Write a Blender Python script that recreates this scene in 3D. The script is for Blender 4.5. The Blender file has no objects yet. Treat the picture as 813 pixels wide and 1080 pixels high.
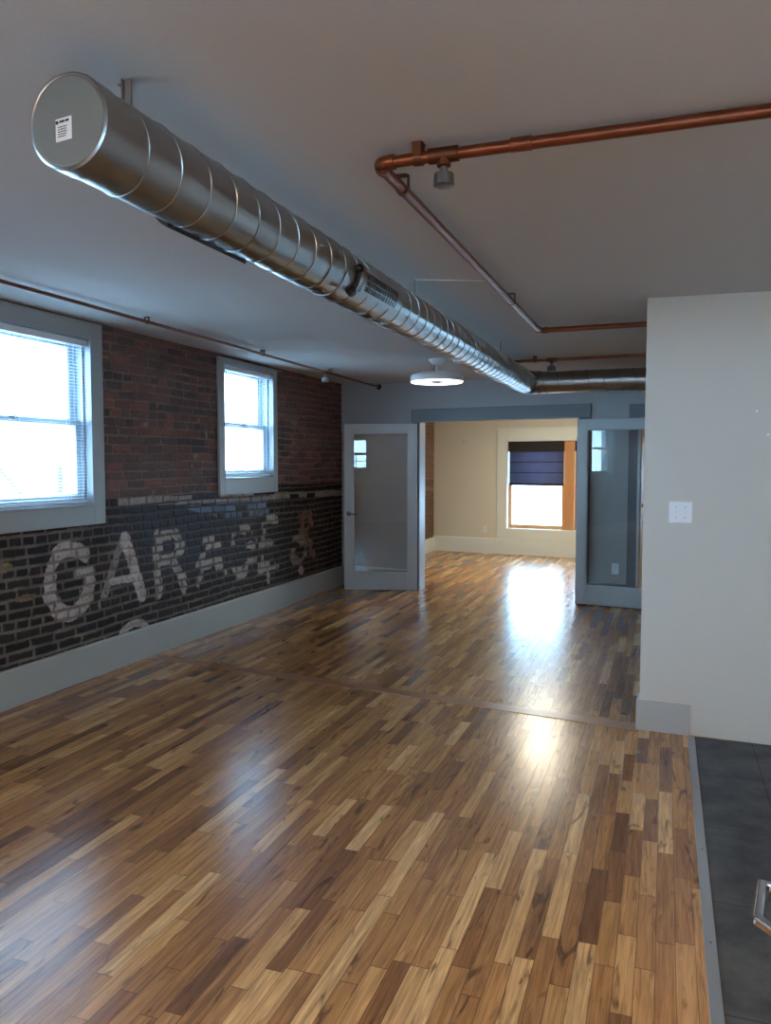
import bpy, bmesh, math, random
import numpy as np
from mathutils import Vector, Matrix

random.seed(7)
rng = np.random.default_rng(11)
SC = bpy.context.scene
COL = SC.collection
PI = math.pi
LEFT = -3.86          # plane of the brick wall
BACK = -2.3           # wall behind the camera
RIGHT = 2.2


def zc(x):            # the old ceiling drops a little from the brick wall to the right
    return 2.53 - 0.022 * (x - LEFT)


def lin(c):
    return tuple(((v / 255) / 12.92 if v / 255 <= 0.04045 else ((v / 255 + 0.055) / 1.055) ** 2.4) for v in c)


# ------------------------------------------------------------------ materials
def nodes_of(name):
    m = bpy.data.materials.new(name)
    m.use_nodes = True
    nt = m.node_tree
    nt.nodes.clear()
    out = nt.nodes.new('ShaderNodeOutputMaterial')
    return m, nt, out


def N(nt, kind, **kw):
    n = nt.nodes.new(kind)
    for k, v in kw.items():
        if k.startswith('i_'):
            n.inputs[k[2:].replace('_', ' ')].default_value = v
        else:
            setattr(n, k, v)
    return n


def math_node(nt, op, a, b=None, c=None):
    n = nt.nodes.new('ShaderNodeMath')
    n.operation = op
    for i, v in enumerate((a, b, c)):
        if v is None:
            continue
        if isinstance(v, (int, float)):
            n.inputs[i].default_value = v
        else:
            nt.links.new(v, n.inputs[i])
    return n.outputs[0]


def mix_col(nt, fac, a, b, blend='MIX'):
    n = nt.nodes.new('ShaderNodeMix')
    n.data_type = 'RGBA'
    n.blend_type = blend
    for idx, v in ((0, fac), (6, a), (7, b)):
        if isinstance(v, (int, float)):
            n.inputs[idx].default_value = v
        elif isinstance(v, tuple):
            n.inputs[idx].default_value = (*v[:3], 1)
        else:
            nt.links.new(v, n.inputs[idx])
    return n.outputs[2]


def mat(name, rgb, rough=0.5, metal=0.0, vary=0.06, scale=9.0, bump=0.0, bump_scale=120.0, coat=0.0, spec=0.5,
        rough_vary=0.0, stretch=(1, 1, 1), emit=None, emit_strength=0.0):
    m, nt, out = nodes_of(name)
    b = N(nt, 'ShaderNodeBsdfPrincipled')
    nt.links.new(b.outputs[0], out.inputs[0])
    tc = N(nt, 'ShaderNodeTexCoord')
    mp = N(nt, 'ShaderNodeMapping')
    mp.inputs['Scale'].default_value = stretch
    nt.links.new(tc.outputs['Object'], mp.inputs[0])
    no = N(nt, 'ShaderNodeTexNoise', i_Scale=scale, i_Detail=4.0)
    nt.links.new(mp.outputs[0], no.inputs['Vector'])
    c = lin(rgb)
    lo = tuple(v * (1 - vary) for v in c)
    hi = tuple(min(1, v * (1 + vary)) for v in c)
    nt.links.new(mix_col(nt, no.outputs[0], lo, hi), b.inputs['Base Color'])
    b.inputs['Metallic'].default_value = metal
    b.inputs['Specular IOR Level'].default_value = spec
    b.inputs['Coat Weight'].default_value = coat
    if rough_vary:
        mr = N(nt, 'ShaderNodeMapRange')
        mr.inputs['To Min'].default_value = rough - rough_vary
        mr.inputs['To Max'].default_value = rough + rough_vary
        nt.links.new(no.outputs[0], mr.inputs[0])
        nt.links.new(mr.outputs[0], b.inputs['Roughness'])
    else:
        b.inputs['Roughness'].default_value = rough
    if bump:
        n2 = N(nt, 'ShaderNodeTexNoise', i_Scale=bump_scale, i_Detail=3.0)
        nt.links.new(mp.outputs[0], n2.inputs['Vector'])
        bp = N(nt, 'ShaderNodeBump', i_Strength=bump, i_Distance=0.004)
        nt.links.new(n2.outputs[0], bp.inputs['Height'])
        nt.links.new(bp.outputs[0], b.inputs['Normal'])
    if emit:
        b.inputs['Emission Color'].default_value = (*lin(emit), 1)
        b.inputs['Emission Strength'].default_value = emit_strength
    return m


def glass_mat(name, tint=(250, 253, 255), ior=1.5, rough=0.0):
    m, nt, out = nodes_of(name)
    tr = N(nt, 'ShaderNodeBsdfTransparent')
    tr.inputs[0].default_value = (*lin(tint), 1)
    gl = N(nt, 'ShaderNodeBsdfGlossy')
    gl.inputs['Roughness'].default_value = rough
    ge = N(nt, 'ShaderNodeNewGeometry')
    dt = N(nt, 'ShaderNodeVectorMath', operation='DOT_PRODUCT')
    nt.links.new(ge.outputs['Normal'], dt.inputs[0])
    nt.links.new(ge.outputs['Incoming'], dt.inputs[1])
    cs_ = math_node(nt, 'ABSOLUTE', dt.outputs['Value'])
    f2 = math_node(nt, 'MULTIPLY_ADD', math_node(nt, 'POWER', math_node(nt, 'SUBTRACT', 1.0, cs_), 5.0), 0.96, 0.04)
    mx = N(nt, 'ShaderNodeMixShader')
    nt.links.new(f2, mx.inputs[0])
    nt.links.new(tr.outputs[0], mx.inputs[1])
    nt.links.new(gl.outputs[0], mx.inputs[2])
    nt.links.new(mx.outputs[0], out.inputs[0])
    return m


def shade_mat(name, rgb, trans):
    m, nt, out = nodes_of(name)
    d = N(nt, 'ShaderNodeBsdfDiffuse')
    t = N(nt, 'ShaderNodeBsdfTranslucent')
    no = N(nt, 'ShaderNodeTexNoise', i_Scale=5.0)
    tc = N(nt, 'ShaderNodeTexCoord')
    nt.links.new(tc.outputs['Object'], no.inputs['Vector'])
    c = lin(rgb)
    col = mix_col(nt, no.outputs[0], tuple(v * .8 for v in c), tuple(min(1, v * 1.2) for v in c))
    nt.links.new(col, d.inputs[0])
    nt.links.new(col, t.inputs[0])
    mx = N(nt, 'ShaderNodeMixShader', i_Fac=trans)
    nt.links.new(d.outputs[0], mx.inputs[1])
    nt.links.new(t.outputs[0], mx.inputs[2])
    nt.links.new(mx.outputs[0], out.inputs[0])
    return m


def wood_floor_mat():
    m, nt, out = nodes_of('oak_strip_floor')
    b = N(nt, 'ShaderNodeBsdfPrincipled')
    nt.links.new(b.outputs[0], out.inputs[0])
    tc = N(nt, 'ShaderNodeTexCoord')
    sp = N(nt, 'ShaderNodeSeparateXYZ')
    nt.links.new(tc.outputs['Object'], sp.inputs[0])
    X, Y = sp.outputs[0], sp.outputs[1]
    rx = math_node(nt, 'DIVIDE', X, 0.0585)
    row = math_node(nt, 'FLOOR', rx)
    fx = math_node(nt, 'FRACT', rx)
    wn = N(nt, 'ShaderNodeTexWhiteNoise', noise_dimensions='1D')
    nt.links.new(row, wn.inputs['W'])
    wn2 = N(nt, 'ShaderNodeTexWhiteNoise', noise_dimensions='1D')
    nt.links.new(math_node(nt, 'ADD', row, 71.3), wn2.inputs['W'])
    length = math_node(nt, 'MULTIPLY_ADD', wn.outputs['Value'], 0.45, 0.36)
    ly = math_node(nt, 'MULTIPLY_ADD', wn2.outputs['Value'], 13.0, math_node(nt, 'DIVIDE', math_node(nt, 'ADD', Y, 30.0), length))
    colid = math_node(nt, 'FLOOR', ly)
    fy = math_node(nt, 'FRACT', ly)
    cv = N(nt, 'ShaderNodeCombineXYZ')
    nt.links.new(row, cv.inputs[0])
    nt.links.new(colid, cv.inputs[1])
    w3 = N(nt, 'ShaderNodeTexWhiteNoise', noise_dimensions='3D')
    nt.links.new(cv.outputs[0], w3.inputs['Vector'])
    rnd = w3.outputs['Value']
    ramp = N(nt, 'ShaderNodeValToRGB')
    el = ramp.color_ramp.elements
    stops = [(0.0, (116, 78, 50)), (0.08, (136, 93, 58)), (0.25, (156, 110, 67)), (0.5, (170, 122, 75)),
             (0.75, (183, 134, 83)), (0.9, (197, 149, 95)), (1.0, (216, 172, 118))]
    el[0].position, el[0].color = stops[0][0], (*lin(stops[0][1]), 1)
    el[1].position, el[1].color = stops[-1][0], (*lin(stops[-1][1]), 1)
    for p, c in stops[1:-1]:
        e = el.new(p)
        e.color = (*lin(c), 1)
    nt.links.new(rnd, ramp.inputs[0])
    # grain: noise stretched along the board, shifted per board
    sh = N(nt, 'ShaderNodeVectorMath', operation='SCALE')
    sh.inputs['Scale'].default_value = 37.0
    nt.links.new(w3.outputs['Color'], sh.inputs[0])
    mp = N(nt, 'ShaderNodeMapping')
    mp.inputs['Scale'].default_value = (75, 3.6, 1)
    nt.links.new(tc.outputs['Object'], mp.inputs[0])
    ad = N(nt, 'ShaderNodeVectorMath', operation='ADD')
    nt.links.new(mp.outputs[0], ad.inputs[0])
    nt.links.new(sh.outputs[0], ad.inputs[1])
    g = N(nt, 'ShaderNodeTexNoise', i_Scale=1.0, i_Detail=5.0, i_Roughness=0.6, i_Distortion=0.8)
    nt.links.new(ad.outputs[0], g.inputs['Vector'])
    gr = N(nt, 'ShaderNodeMapRange')
    gr.inputs['From Min'].default_value = 0.3
    gr.inputs['From Max'].default_value = 0.7
    gr.inputs['To Min'].default_value = 0.52
    gr.inputs['To Max'].default_value = 1.32
    nt.links.new(g.outputs[0], gr.inputs[0])
    vm = N(nt, 'ShaderNodeVectorMath', operation='SCALE')
    nt.links.new(ramp.outputs[0], vm.inputs[0])
    nt.links.new(gr.outputs[0], vm.inputs['Scale'])
    # knots and dark mineral streaks
    mp2 = N(nt, 'ShaderNodeMapping')
    mp2.inputs['Scale'].default_value = (17, 3.4, 1)
    nt.links.new(tc.outputs['Object'], mp2.inputs[0])
    ad2 = N(nt, 'ShaderNodeVectorMath', operation='ADD')
    nt.links.new(mp2.outputs[0], ad2.inputs[0])
    nt.links.new(sh.outputs[0], ad2.inputs[1])
    k = N(nt, 'ShaderNodeTexNoise', i_Scale=1.0, i_Detail=3.0, i_Distortion=1.6)
    nt.links.new(ad2.outputs[0], k.inputs['Vector'])
    kr = N(nt, 'ShaderNodeMapRange')
    kr.inputs['From Min'].default_value = 0.605
    kr.inputs['From Max'].default_value = 0.70
    nt.links.new(k.outputs[0], kr.inputs[0])
    c1 = mix_col(nt, math_node(nt, 'MULTIPLY', kr.outputs[0], 0.7), vm.outputs[0], lin((52, 34, 24)))
    # gaps
    ex = math_node(nt, 'MINIMUM', fx, math_node(nt, 'SUBTRACT', 1.0, fx))
    gapx = math_node(nt, 'LESS_THAN', ex, 0.017)
    ey = math_node(nt, 'MULTIPLY', math_node(nt, 'MINIMUM', fy, math_node(nt, 'SUBTRACT', 1.0, fy)), length)
    gapy = math_node(nt, 'LESS_THAN', ey, 0.0014)
    gap = math_node(nt, 'MAXIMUM', gapx, gapy)
    c2 = mix_col(nt, math_node(nt, 'MULTIPLY', gap, 0.75), c1, lin((40, 25, 17)))
    nt.links.new(c2, b.inputs['Base Color'])
    wr = N(nt, 'ShaderNodeTexNoise', i_Scale=2.2, i_Detail=4.0)
    nt.links.new(tc.outputs['Object'], wr.inputs['Vector'])
    rm = N(nt, 'ShaderNodeMapRange')
    rm.inputs['To Min'].default_value = 0.205
    rm.inputs['To Max'].default_value = 0.268
    nt.links.new(wr.outputs[0], rm.inputs[0])
    nt.links.new(rm.outputs[0], b.inputs['Roughness'])
    b.inputs['Specular IOR Level'].default_value = 0.5
    h = math_node(nt, 'MULTIPLY_ADD', g.outputs[0], 0.25, math_node(nt, 'MULTIPLY_ADD', rnd, 0.35, math_node(nt, 'MULTIPLY', gap, -0.3)))
    un = N(nt, 'ShaderNodeTexNoise', i_Scale=9.0, i_Detail=2.0)
    nt.links.new(tc.outputs['Object'], un.inputs['Vector'])
    h2 = math_node(nt, 'MULTIPLY_ADD', un.outputs[0], 2.2, h)
    bp = N(nt, 'ShaderNodeBump', i_Strength=0.3, i_Distance=0.0012)
    nt.links.new(h2, bp.inputs['Height'])
    nt.links.new(bp.outputs[0], b.inputs['Normal'])
    return m


def tile_mat():
    m, nt, out = nodes_of('dark_slate_tile')
    b = N(nt, 'ShaderNodeBsdfPrincipled')
    nt.links.new(b.outputs[0], out.inputs[0])
    tc = N(nt, 'ShaderNodeTexCoord')
    sp = N(nt, 'ShaderNodeSeparateXYZ')
    nt.links.new(tc.outputs['Object'], sp.inputs[0])
    fx = math_node(nt, 'FRACT', math_node(nt, 'DIVIDE', math_node(nt, 'ADD', sp.outputs[0], 0.137), 0.305))
    fy = math_node(nt, 'FRACT', math_node(nt, 'DIVIDE', math_node(nt, 'ADD', sp.outputs[1], 0.13), 0.61))
    ex = math_node(nt, 'MULTIPLY', math_node(nt, 'MINIMUM', fx, math_node(nt, 'SUBTRACT', 1.0, fx)), 0.305)
    ey = math_node(nt, 'MULTIPLY', math_node(nt, 'MINIMUM', fy, math_node(nt, 'SUBTRACT', 1.0, fy)), 0.61)
    gap = math_node(nt, 'LESS_THAN', math_node(nt, 'MINIMUM', ex, ey), 0.0022)
    no = N(nt, 'ShaderNodeTexNoise', i_Scale=4.5, i_Detail=7.0, i_Roughness=0.65)
    nt.links.new(tc.outputs['Object'], no.inputs['Vector'])
    ramp = N(nt, 'ShaderNodeValToRGB')
    ramp.color_ramp.elements[0].position = 0.35
    ramp.color_ramp.elements[0].color = (*lin((54, 57, 60)), 1)
    ramp.color_ramp.elements[1].position = 0.72
    ramp.color_ramp.elements[1].color = (*lin((94, 97, 98)), 1)
    nt.links.new(no.outputs[0], ramp.inputs[0])
    nt.links.new(mix_col(nt, gap, ramp.outputs[0], lin((34, 36, 38))), b.inputs['Base Color'])
    b.inputs['Roughness'].default_value = 0.62
    b.inputs['Specular IOR Level'].default_value = 0.35
    bp = N(nt, 'ShaderNodeBump', i_Strength=0.25, i_Distance=0.002)
    nt.links.new(math_node(nt, 'SUBTRACT', no.outputs[0], gap), bp.inputs['Height'])
    nt.links.new(bp.outputs[0], b.inputs['Normal'])
    return m


def brick_mat():
    m, nt, out = nodes_of('painted_old_brick')
    b = N(nt, 'ShaderNodeBsdfPrincipled')
    nt.links.new(b.outputs[0], out.inputs[0])
    at = N(nt, 'ShaderNodeAttribute', attribute_name='brick_color')
    tc = N(nt, 'ShaderNodeTexCoord')
    no = N(nt, 'ShaderNodeTexNoise', i_Scale=70.0, i_Detail=5.0, i_Roughness=0.7)
    nt.links.new(tc.outputs['Object'], no.inputs['Vector'])
    mr = N(nt, 'ShaderNodeMapRange')
    mr.inputs['From Min'].default_value = 0.25
    mr.inputs['From Max'].default_value = 0.75
    mr.inputs['To Min'].default_value = 0.62
    mr.inputs['To Max'].default_value = 1.38
    nt.links.new(no.outputs[0], mr.inputs[0])
    vm = N(nt, 'ShaderNodeVectorMath', operation='SCALE')
    nt.links.new(at.outputs['Color'], vm.inputs[0])
    nt.links.new(mr.outputs[0], vm.inputs['Scale'])
    nt.links.new(vm.outputs[0], b.inputs['Base Color'])
    b.inputs['Roughness'].default_value = 0.7
    b.inputs['Specular IOR Level'].default_value = 0.28
    bp = N(nt, 'ShaderNodeBump', i_Strength=0.5, i_Distance=0.004)
    nt.links.new(no.outputs[0], bp.inputs['Height'])
    nt.links.new(bp.outputs[0], b.inputs['Normal'])
    return m


M = {}
FILL_STRENGTH = 36.0
M['floor'] = wood_floor_mat()
M['tile'] = tile_mat()
M['brick'] = brick_mat()
M['ceiling'] = mat('ceiling_plaster', (200, 198, 195), 0.85, vary=0.02, scale=2.5, bump=0.25, bump_scale=38)
M['white_wall'] = mat('offwhite_wall_paint', (197, 192, 183), 0.75, vary=0.02, scale=3, bump=0.12, bump_scale=60)
M['grey_wall'] = mat('grey_wall_paint', (164, 162, 160), 0.7, vary=0.02, scale=3, bump=0.1, bump_scale=60)
M['cream_wall'] = mat('cream_wall_paint', (214, 211, 194), 0.75, vary=0.02, scale=2, bump=0.1, bump_scale=60)
M['dark_trim'] = mat('slate_grey_trim_paint', (104, 106, 109), 0.5, vary=0.03, scale=5)
M['base_paint'] = mat('pale_grey_baseboard_paint', (166, 170, 165), 0.45, vary=0.03, scale=4)
M['base_dark'] = mat('grey_baseboard_paint', (170, 168, 164), 0.5, vary=0.03, scale=4)
M['casing'] = mat('pale_grey_casing_paint', (158, 163, 161), 0.45, vary=0.03, scale=4)
M['cream_trim'] = mat('pale_green_white_trim_paint', (222, 228, 218), 0.45, vary=0.02, scale=4)
M['sash'] = mat('pale_grey_sash_paint', (152, 162, 172), 0.35, vary=0.02, scale=6)
M['blind'] = mat('white_blind_vinyl', (226, 230, 233), 0.4, vary=0.02, scale=6)
M['door_light'] = mat('light_grey_door_paint', (174, 178, 177), 0.4, vary=0.02, scale=5)
M['orange_wood'] = mat('orange_varnished_fir', (198, 142, 86), 0.35, vary=0.16, scale=3, stretch=(14, 14, 1.2), coat=0.3)
M['board'] = mat('brown_threshold_board', (152, 108, 72), 0.3, vary=0.2, scale=2.2, stretch=(1.5, 22, 1), bump=0.1, bump_scale=6)
M['galv'] = mat('galvanised_spiral_steel', (164, 165, 163), 0.31, 1.0, vary=0.05, scale=30, bump=0.04, bump_scale=7)
M['galv_dull'] = mat('dull_galvanised_steel', (140, 142, 140), 0.5, 1.0, vary=0.08, scale=12)
M['cap'] = mat('matt_grey_end_cap', (112, 114, 108), 0.6, 0.2, vary=0.03, scale=4)
M['black'] = mat('black_metal', (26, 26, 28), 0.5, 0.3, vary=0.1)
M['copper'] = mat('aged_copper', (128, 74, 52), 0.38, 0.85, vary=0.28, scale=18, rough_vary=0.05)
M['copper_dark'] = mat('tarnished_copper_fitting', (104, 68, 48), 0.5, 1.0, vary=0.25, scale=25)
M['grey_metal'] = mat('grey_cast_metal', (112, 114, 116), 0.45, 0.8, vary=0.1)
M['white_plastic'] = mat('white_plastic', (226, 228, 230), 0.35, vary=0.02)
M['slot'] = mat('dark_socket_slot', (40, 40, 42), 0.6)
M['label'] = mat('white_paper_label', (218, 218, 214), 0.6, vary=0.02)
M['ink'] = mat('black_label_ink', (38, 38, 40), 0.6)
M['alu'] = mat('brushed_aluminium', (176, 180, 184), 0.42, 0.85, vary=0.06, scale=6, stretch=(1, 12, 1))
M['chrome'] = mat('polished_chrome', (225, 227, 230), 0.12, 1.0, vary=0.02)
M['steel_knob'] = mat('satin_nickel', (120, 118, 114), 0.35, 1.0, vary=0.05)
M['brass'] = mat('dark_brass', (140, 92, 48), 0.35, 1.0, vary=0.1)
M['led'] = mat('lit_led_ring', (250, 250, 250), 0.5, emit=(240, 246, 255), emit_strength=1.0)
M['glass'] = glass_mat('window_glass')
M['door_glass'] = glass_mat('door_glass', (247, 250, 250))
M['navy'] = shade_mat('navy_shade_fabric', (104, 108, 128), 0.42)
M['navy_hem'] = mat('dark_navy_hem', (34, 32, 44), 0.8)
M['valance'] = mat('black_brown_valance', (34, 28, 26), 0.7)
M['roller'] = shade_mat('white_roller_fabric', (235, 235, 232), 0.5)
M['cab'] = mat('charcoal_cabinet_paint', (62, 64, 68), 0.5, vary=0.03)
M['counter'] = mat('pale_stone_counter', (190, 186, 178), 0.3, vary=0.12, scale=30)
M['street'] = mat('pale_street_ground', (150, 152, 154), 0.9, vary=0.1, scale=0.6)
M['stucco'] = mat('pale_brick_building', (196, 176, 166), 0.9, vary=0.15, scale=3)
M['roof'] = mat('grey_roof', (120, 118, 118), 0.8)
M['pane'] = mat('dark_far_window', (90, 100, 112), 0.2)
M['bark'] = mat('grey_bark', (74, 70, 66), 0.9, vary=0.3, scale=12)
M['plaster_patch'] = mat('white_putty', (236, 236, 234), 0.7)


# ------------------------------------------------------------------ mesh helpers
def add_box(bm, x0, x1, y0, y1, z0, z1):
    v = [bm.verts.new(p) for p in ((x0, y0, z0), (x1, y0, z0), (x1, y1, z0), (x0, y1, z0),
                                   (x0, y0, z1), (x1, y0, z1), (x1, y1, z1), (x0, y1, z1))]
    for f in ((0, 3, 2, 1), (4, 5, 6, 7), (0, 1, 5, 4), (1, 2, 6, 5), (2, 3, 7, 6), (3, 0, 4, 7)):
        bm.faces.new([v[i] for i in f])
    return bm


def boxes(*bs):
    bm = bmesh.new()
    for b in bs:
        add_box(bm, *b)
    return bm


def ring(bm, c, axis, r, n=24, ref=None):
    axis = Vector(axis).normalized()
    a = Vector((0, 0, 1)) if abs(axis.z) < 0.9 else Vector((1, 0, 0))
    if ref is not None:
        a = Vector(ref)
    u = axis.cross(a).normalized()
    w = axis.cross(u)
    return [bm.verts.new(Vector(c) + r * (math.cos(t) * u + math.sin(t) * w)) for t in [2 * PI * i / n for i in range(n)]]


def bridge(bm, a, b):
    n = len(a)
    for i in range(n):
        bm.faces.new((a[i], a[(i + 1) % n], b[(i + 1) % n], b[i]))


def add_lathe(bm, c, axis, profile, n=24, cap=True):
    """profile: list of (distance along axis, radius)"""
    axis = Vector(axis).normalized()
    prev = first = None
    for d, r in profile:
        cur = ring(bm, Vector(c) + axis * d, axis, max(r, 1e-4), n)
        if prev:
            bridge(bm, prev, cur)
        else:
            first = cur
        prev = cur
    if cap:
        bm.faces.new(first)
        bm.faces.new(list(reversed(prev)))
    return bm


def add_path(bm, pts, r, n=16, cap=True):
    """a round tube swept along a polyline (pts closely spaced at bends)"""
    pts = [Vector(p) for p in pts]
    prev = first = None
    u = None
    for i, p in enumerate(pts):
        d0 = (pts[i] - pts[i - 1]).normalized() if i else (pts[1] - pts[0]).normalized()
        d1 = (pts[i + 1] - pts[i]).normalized() if i < len(pts) - 1 else d0
        d = (d0 + d1).normalized()
        if u is None:
            a = Vector((0, 0, 1)) if abs(d.z) < 0.9 else Vector((1, 0, 0))
            u = d.cross(a).normalized()
        else:
            u = (u - d * u.dot(d)).normalized()
        w = d.cross(u)
        rr = r[i] if isinstance(r, (list, tuple)) else r
        cur = [bm.verts.new(p + rr * (math.cos(t) * u + math.sin(t) * w)) for t in [2 * PI * k / n for k in range(n)]]
        if prev:
            bridge(bm, prev, cur)
        else:
            first = cur
        prev = cur
    if cap:
        bm.faces.new(first)
        bm.faces.new(list(reversed(prev)))
    return bm


def link(name, bm, material, parent=None, loc=None, rotz=None, smooth=False, bevel=0.0, shift=None):
    """one bmesh -> one mesh object; shift moves world coordinates into the parent's frame"""
    if shift is not None:
        bmesh.ops.translate(bm, vec=-Vector(shift), verts=bm.verts)
    bmesh.ops.recalc_face_normals(bm, faces=bm.faces)
    me = bpy.data.meshes.new(name)
    bm.to_mesh(me)
    bm.free()
    me.materials.append(material)
    o = bpy.data.objects.new(name, me)
    COL.objects.link(o)
    if parent:
        o.parent = parent
    if loc is not None:
        o.location = loc
    if rotz is not None:
        o.rotation_euler = (0, 0, rotz)
    if smooth:
        for p in me.polygons:
            p.use_smooth = True
        me.set_sharp_from_angle(angle=math.radians(40))
    if bevel:
        b = o.modifiers.new('bevel', 'BEVEL')
        b.width = bevel
        b.segments = 2
        b.limit_method = 'ANGLE'
    return o


def tag(o, label, cat, group=None, kind=None):
    o['label'] = label
    o['category'] = cat
    if group:
        o['group'] = group
    if kind:
        o['kind'] = kind
    return o


def thing(name, label, cat, loc=(0, 0, 0), rotz=0.0, group=None, kind=None):
    o = bpy.data.objects.new(name, None)
    COL.objects.link(o)
    o.empty_display_size = 0.1
    o.location = loc
    o.rotation_euler = (0, 0, rotz)
    return tag(o, label, cat, group, kind)


def wall_mesh(u0, u1, z0, z1, thick, holes):
    """a wall in its own frame: u along it, y away from the room, rectangular openings with reveals"""
    us = sorted({u0, u1, *[h[0] for h in holes], *[h[1] for h in holes]})
    zs = sorted({z0, z1, *[h[2] for h in holes], *[h[3] for h in holes]})
    us = [u for u in us if u0 <= u <= u1]
    zs = [z for z in zs if z0 <= z <= z1]

    def solid(i, j):
        if i < 0 or j < 0 or i >= len(us) - 1 or j >= len(zs) - 1:
            return False
        cu, cz = (us[i] + us[i + 1]) / 2, (zs[j] + zs[j + 1]) / 2
        return not any(h[0] < cu < h[1] and h[2] < cz < h[3] for h in holes)
    bm = bmesh.new()
    vs = {}

    def V(i, j, k):
        if (i, j, k) not in vs:
            vs[(i, j, k)] = bm.verts.new((us[i], k * thick, zs[j]))
        return vs[(i, j, k)]
    for i in range(len(us) - 1):
        for j in range(len(zs) - 1):
            if not solid(i, j):
                continue
            bm.faces.new((V(i, j, 0), V(i + 1, j, 0), V(i + 1, j + 1, 0), V(i, j + 1, 0)))
            bm.faces.new((V(i, j, 1), V(i, j + 1, 1), V(i + 1, j + 1, 1), V(i + 1, j, 1)))
            if not solid(i - 1, j):
                bm.faces.new((V(i, j, 0), V(i, j + 1, 0), V(i, j + 1, 1), V(i, j, 1)))
            if not solid(i + 1, j):
                bm.faces.new((V(i + 1, j, 0), V(i + 1, j, 1), V(i + 1, j + 1, 1), V(i + 1, j + 1, 0)))
            if not solid(i, j - 1):
                bm.faces.new((V(i, j, 0), V(i, j, 1), V(i + 1, j, 1), V(i + 1, j, 0)))
            if not solid(i, j + 1):
                bm.faces.new((V(i, j + 1, 0), V(i + 1, j + 1, 0), V(i + 1, j + 1, 1), V(i, j + 1, 1)))
    return bm


def frame_boxes(x0, x1, z0, z1, w, y0, y1, bottom=None, top=None):
    b = w if bottom is None else bottom
    t = w if top is None else top
    return [(x0, x0 + w, y0, y1, z0, z1), (x1 - w, x1, y0, y1, z0, z1),
            (x0 + w, x1 - w, y0, y1, z0, z0 + b), (x0 + w, x1 - w, y0, y1, z1 - t, z1)]


# ------------------------------------------------------------------ placing of walls
DIV_ROT = math.radians(-8.2)
DIV_P = (LEFT, 9.329, 0)
FAR_ROT = math.radians(-8.0)
FAR_P = (-3.95, 13.60, 0)
PART_ROT = math.radians(-3.9)
PART_P = (-0.115, 4.737, 0)
WIN1 = (3.35, 4.655, 1.235, 2.405)     # openings in the brick wall: y0, y1, z0, z1
WIN2 = (6.44, 7.42, 1.39, 2.455)
WIN3 = (0.35, 1.50, 1.30, 2.42)        # before the camera's frame, reflected in the right door

# ------------------------------------------------------------------ brick wall with the ghost sign
BRICK_H, BRICK_L, MORTAR = 0.067, 0.212, 0.0115


def seg_d(Y, Z, a, b):
    ax, az = a
    bx, bz = b
    dx, dz = bx - ax, bz - az
    t = np.clip(((Y - ax) * dx + (Z - az) * dz) / (dx * dx + dz * dz), 0, 1)
    return np.hypot(Y - ax - t * dx, Z - az - t * dz)


def arc_pts(cx, cz, rx, rz, a0, a1, n=26):
    return [(cx + rx * math.cos(math.radians(a0 + (a1 - a0) * i / n)), cz + rz * math.sin(math.radians(a0 + (a1 - a0) * i / n)))
            for i in range(n + 1)]


def stroke(Y, Z, pts, w):
    m = np.zeros(Y.shape, bool)
    for a, b in zip(pts[:-1], pts[1:]):
        m |= seg_d(Y, Z, a, b) < w / 2
    return m


def smooth_noise(Y, Z, sy, sz, seed):
    r = np.random.default_rng(seed)
    g = r.random((80, 80))
    fy, fz = (Y / sy) % 79, (Z / sz) % 79
    iy, iz = fy.astype(int), fz.astype(int)
    ty, tz = fy - iy, fz - iz
    ty, tz = ty * ty * (3 - 2 * ty), tz * tz * (3 - 2 * tz)
    iy1, iz1 = (iy + 1) % 80, (iz + 1) % 80
    return (g[iy, iz] * (1 - ty) + g[iy1, iz] * ty) * (1 - tz) + (g[iy, iz1] * (1 - ty) + g[iy1, iz1] * ty) * tz


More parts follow.
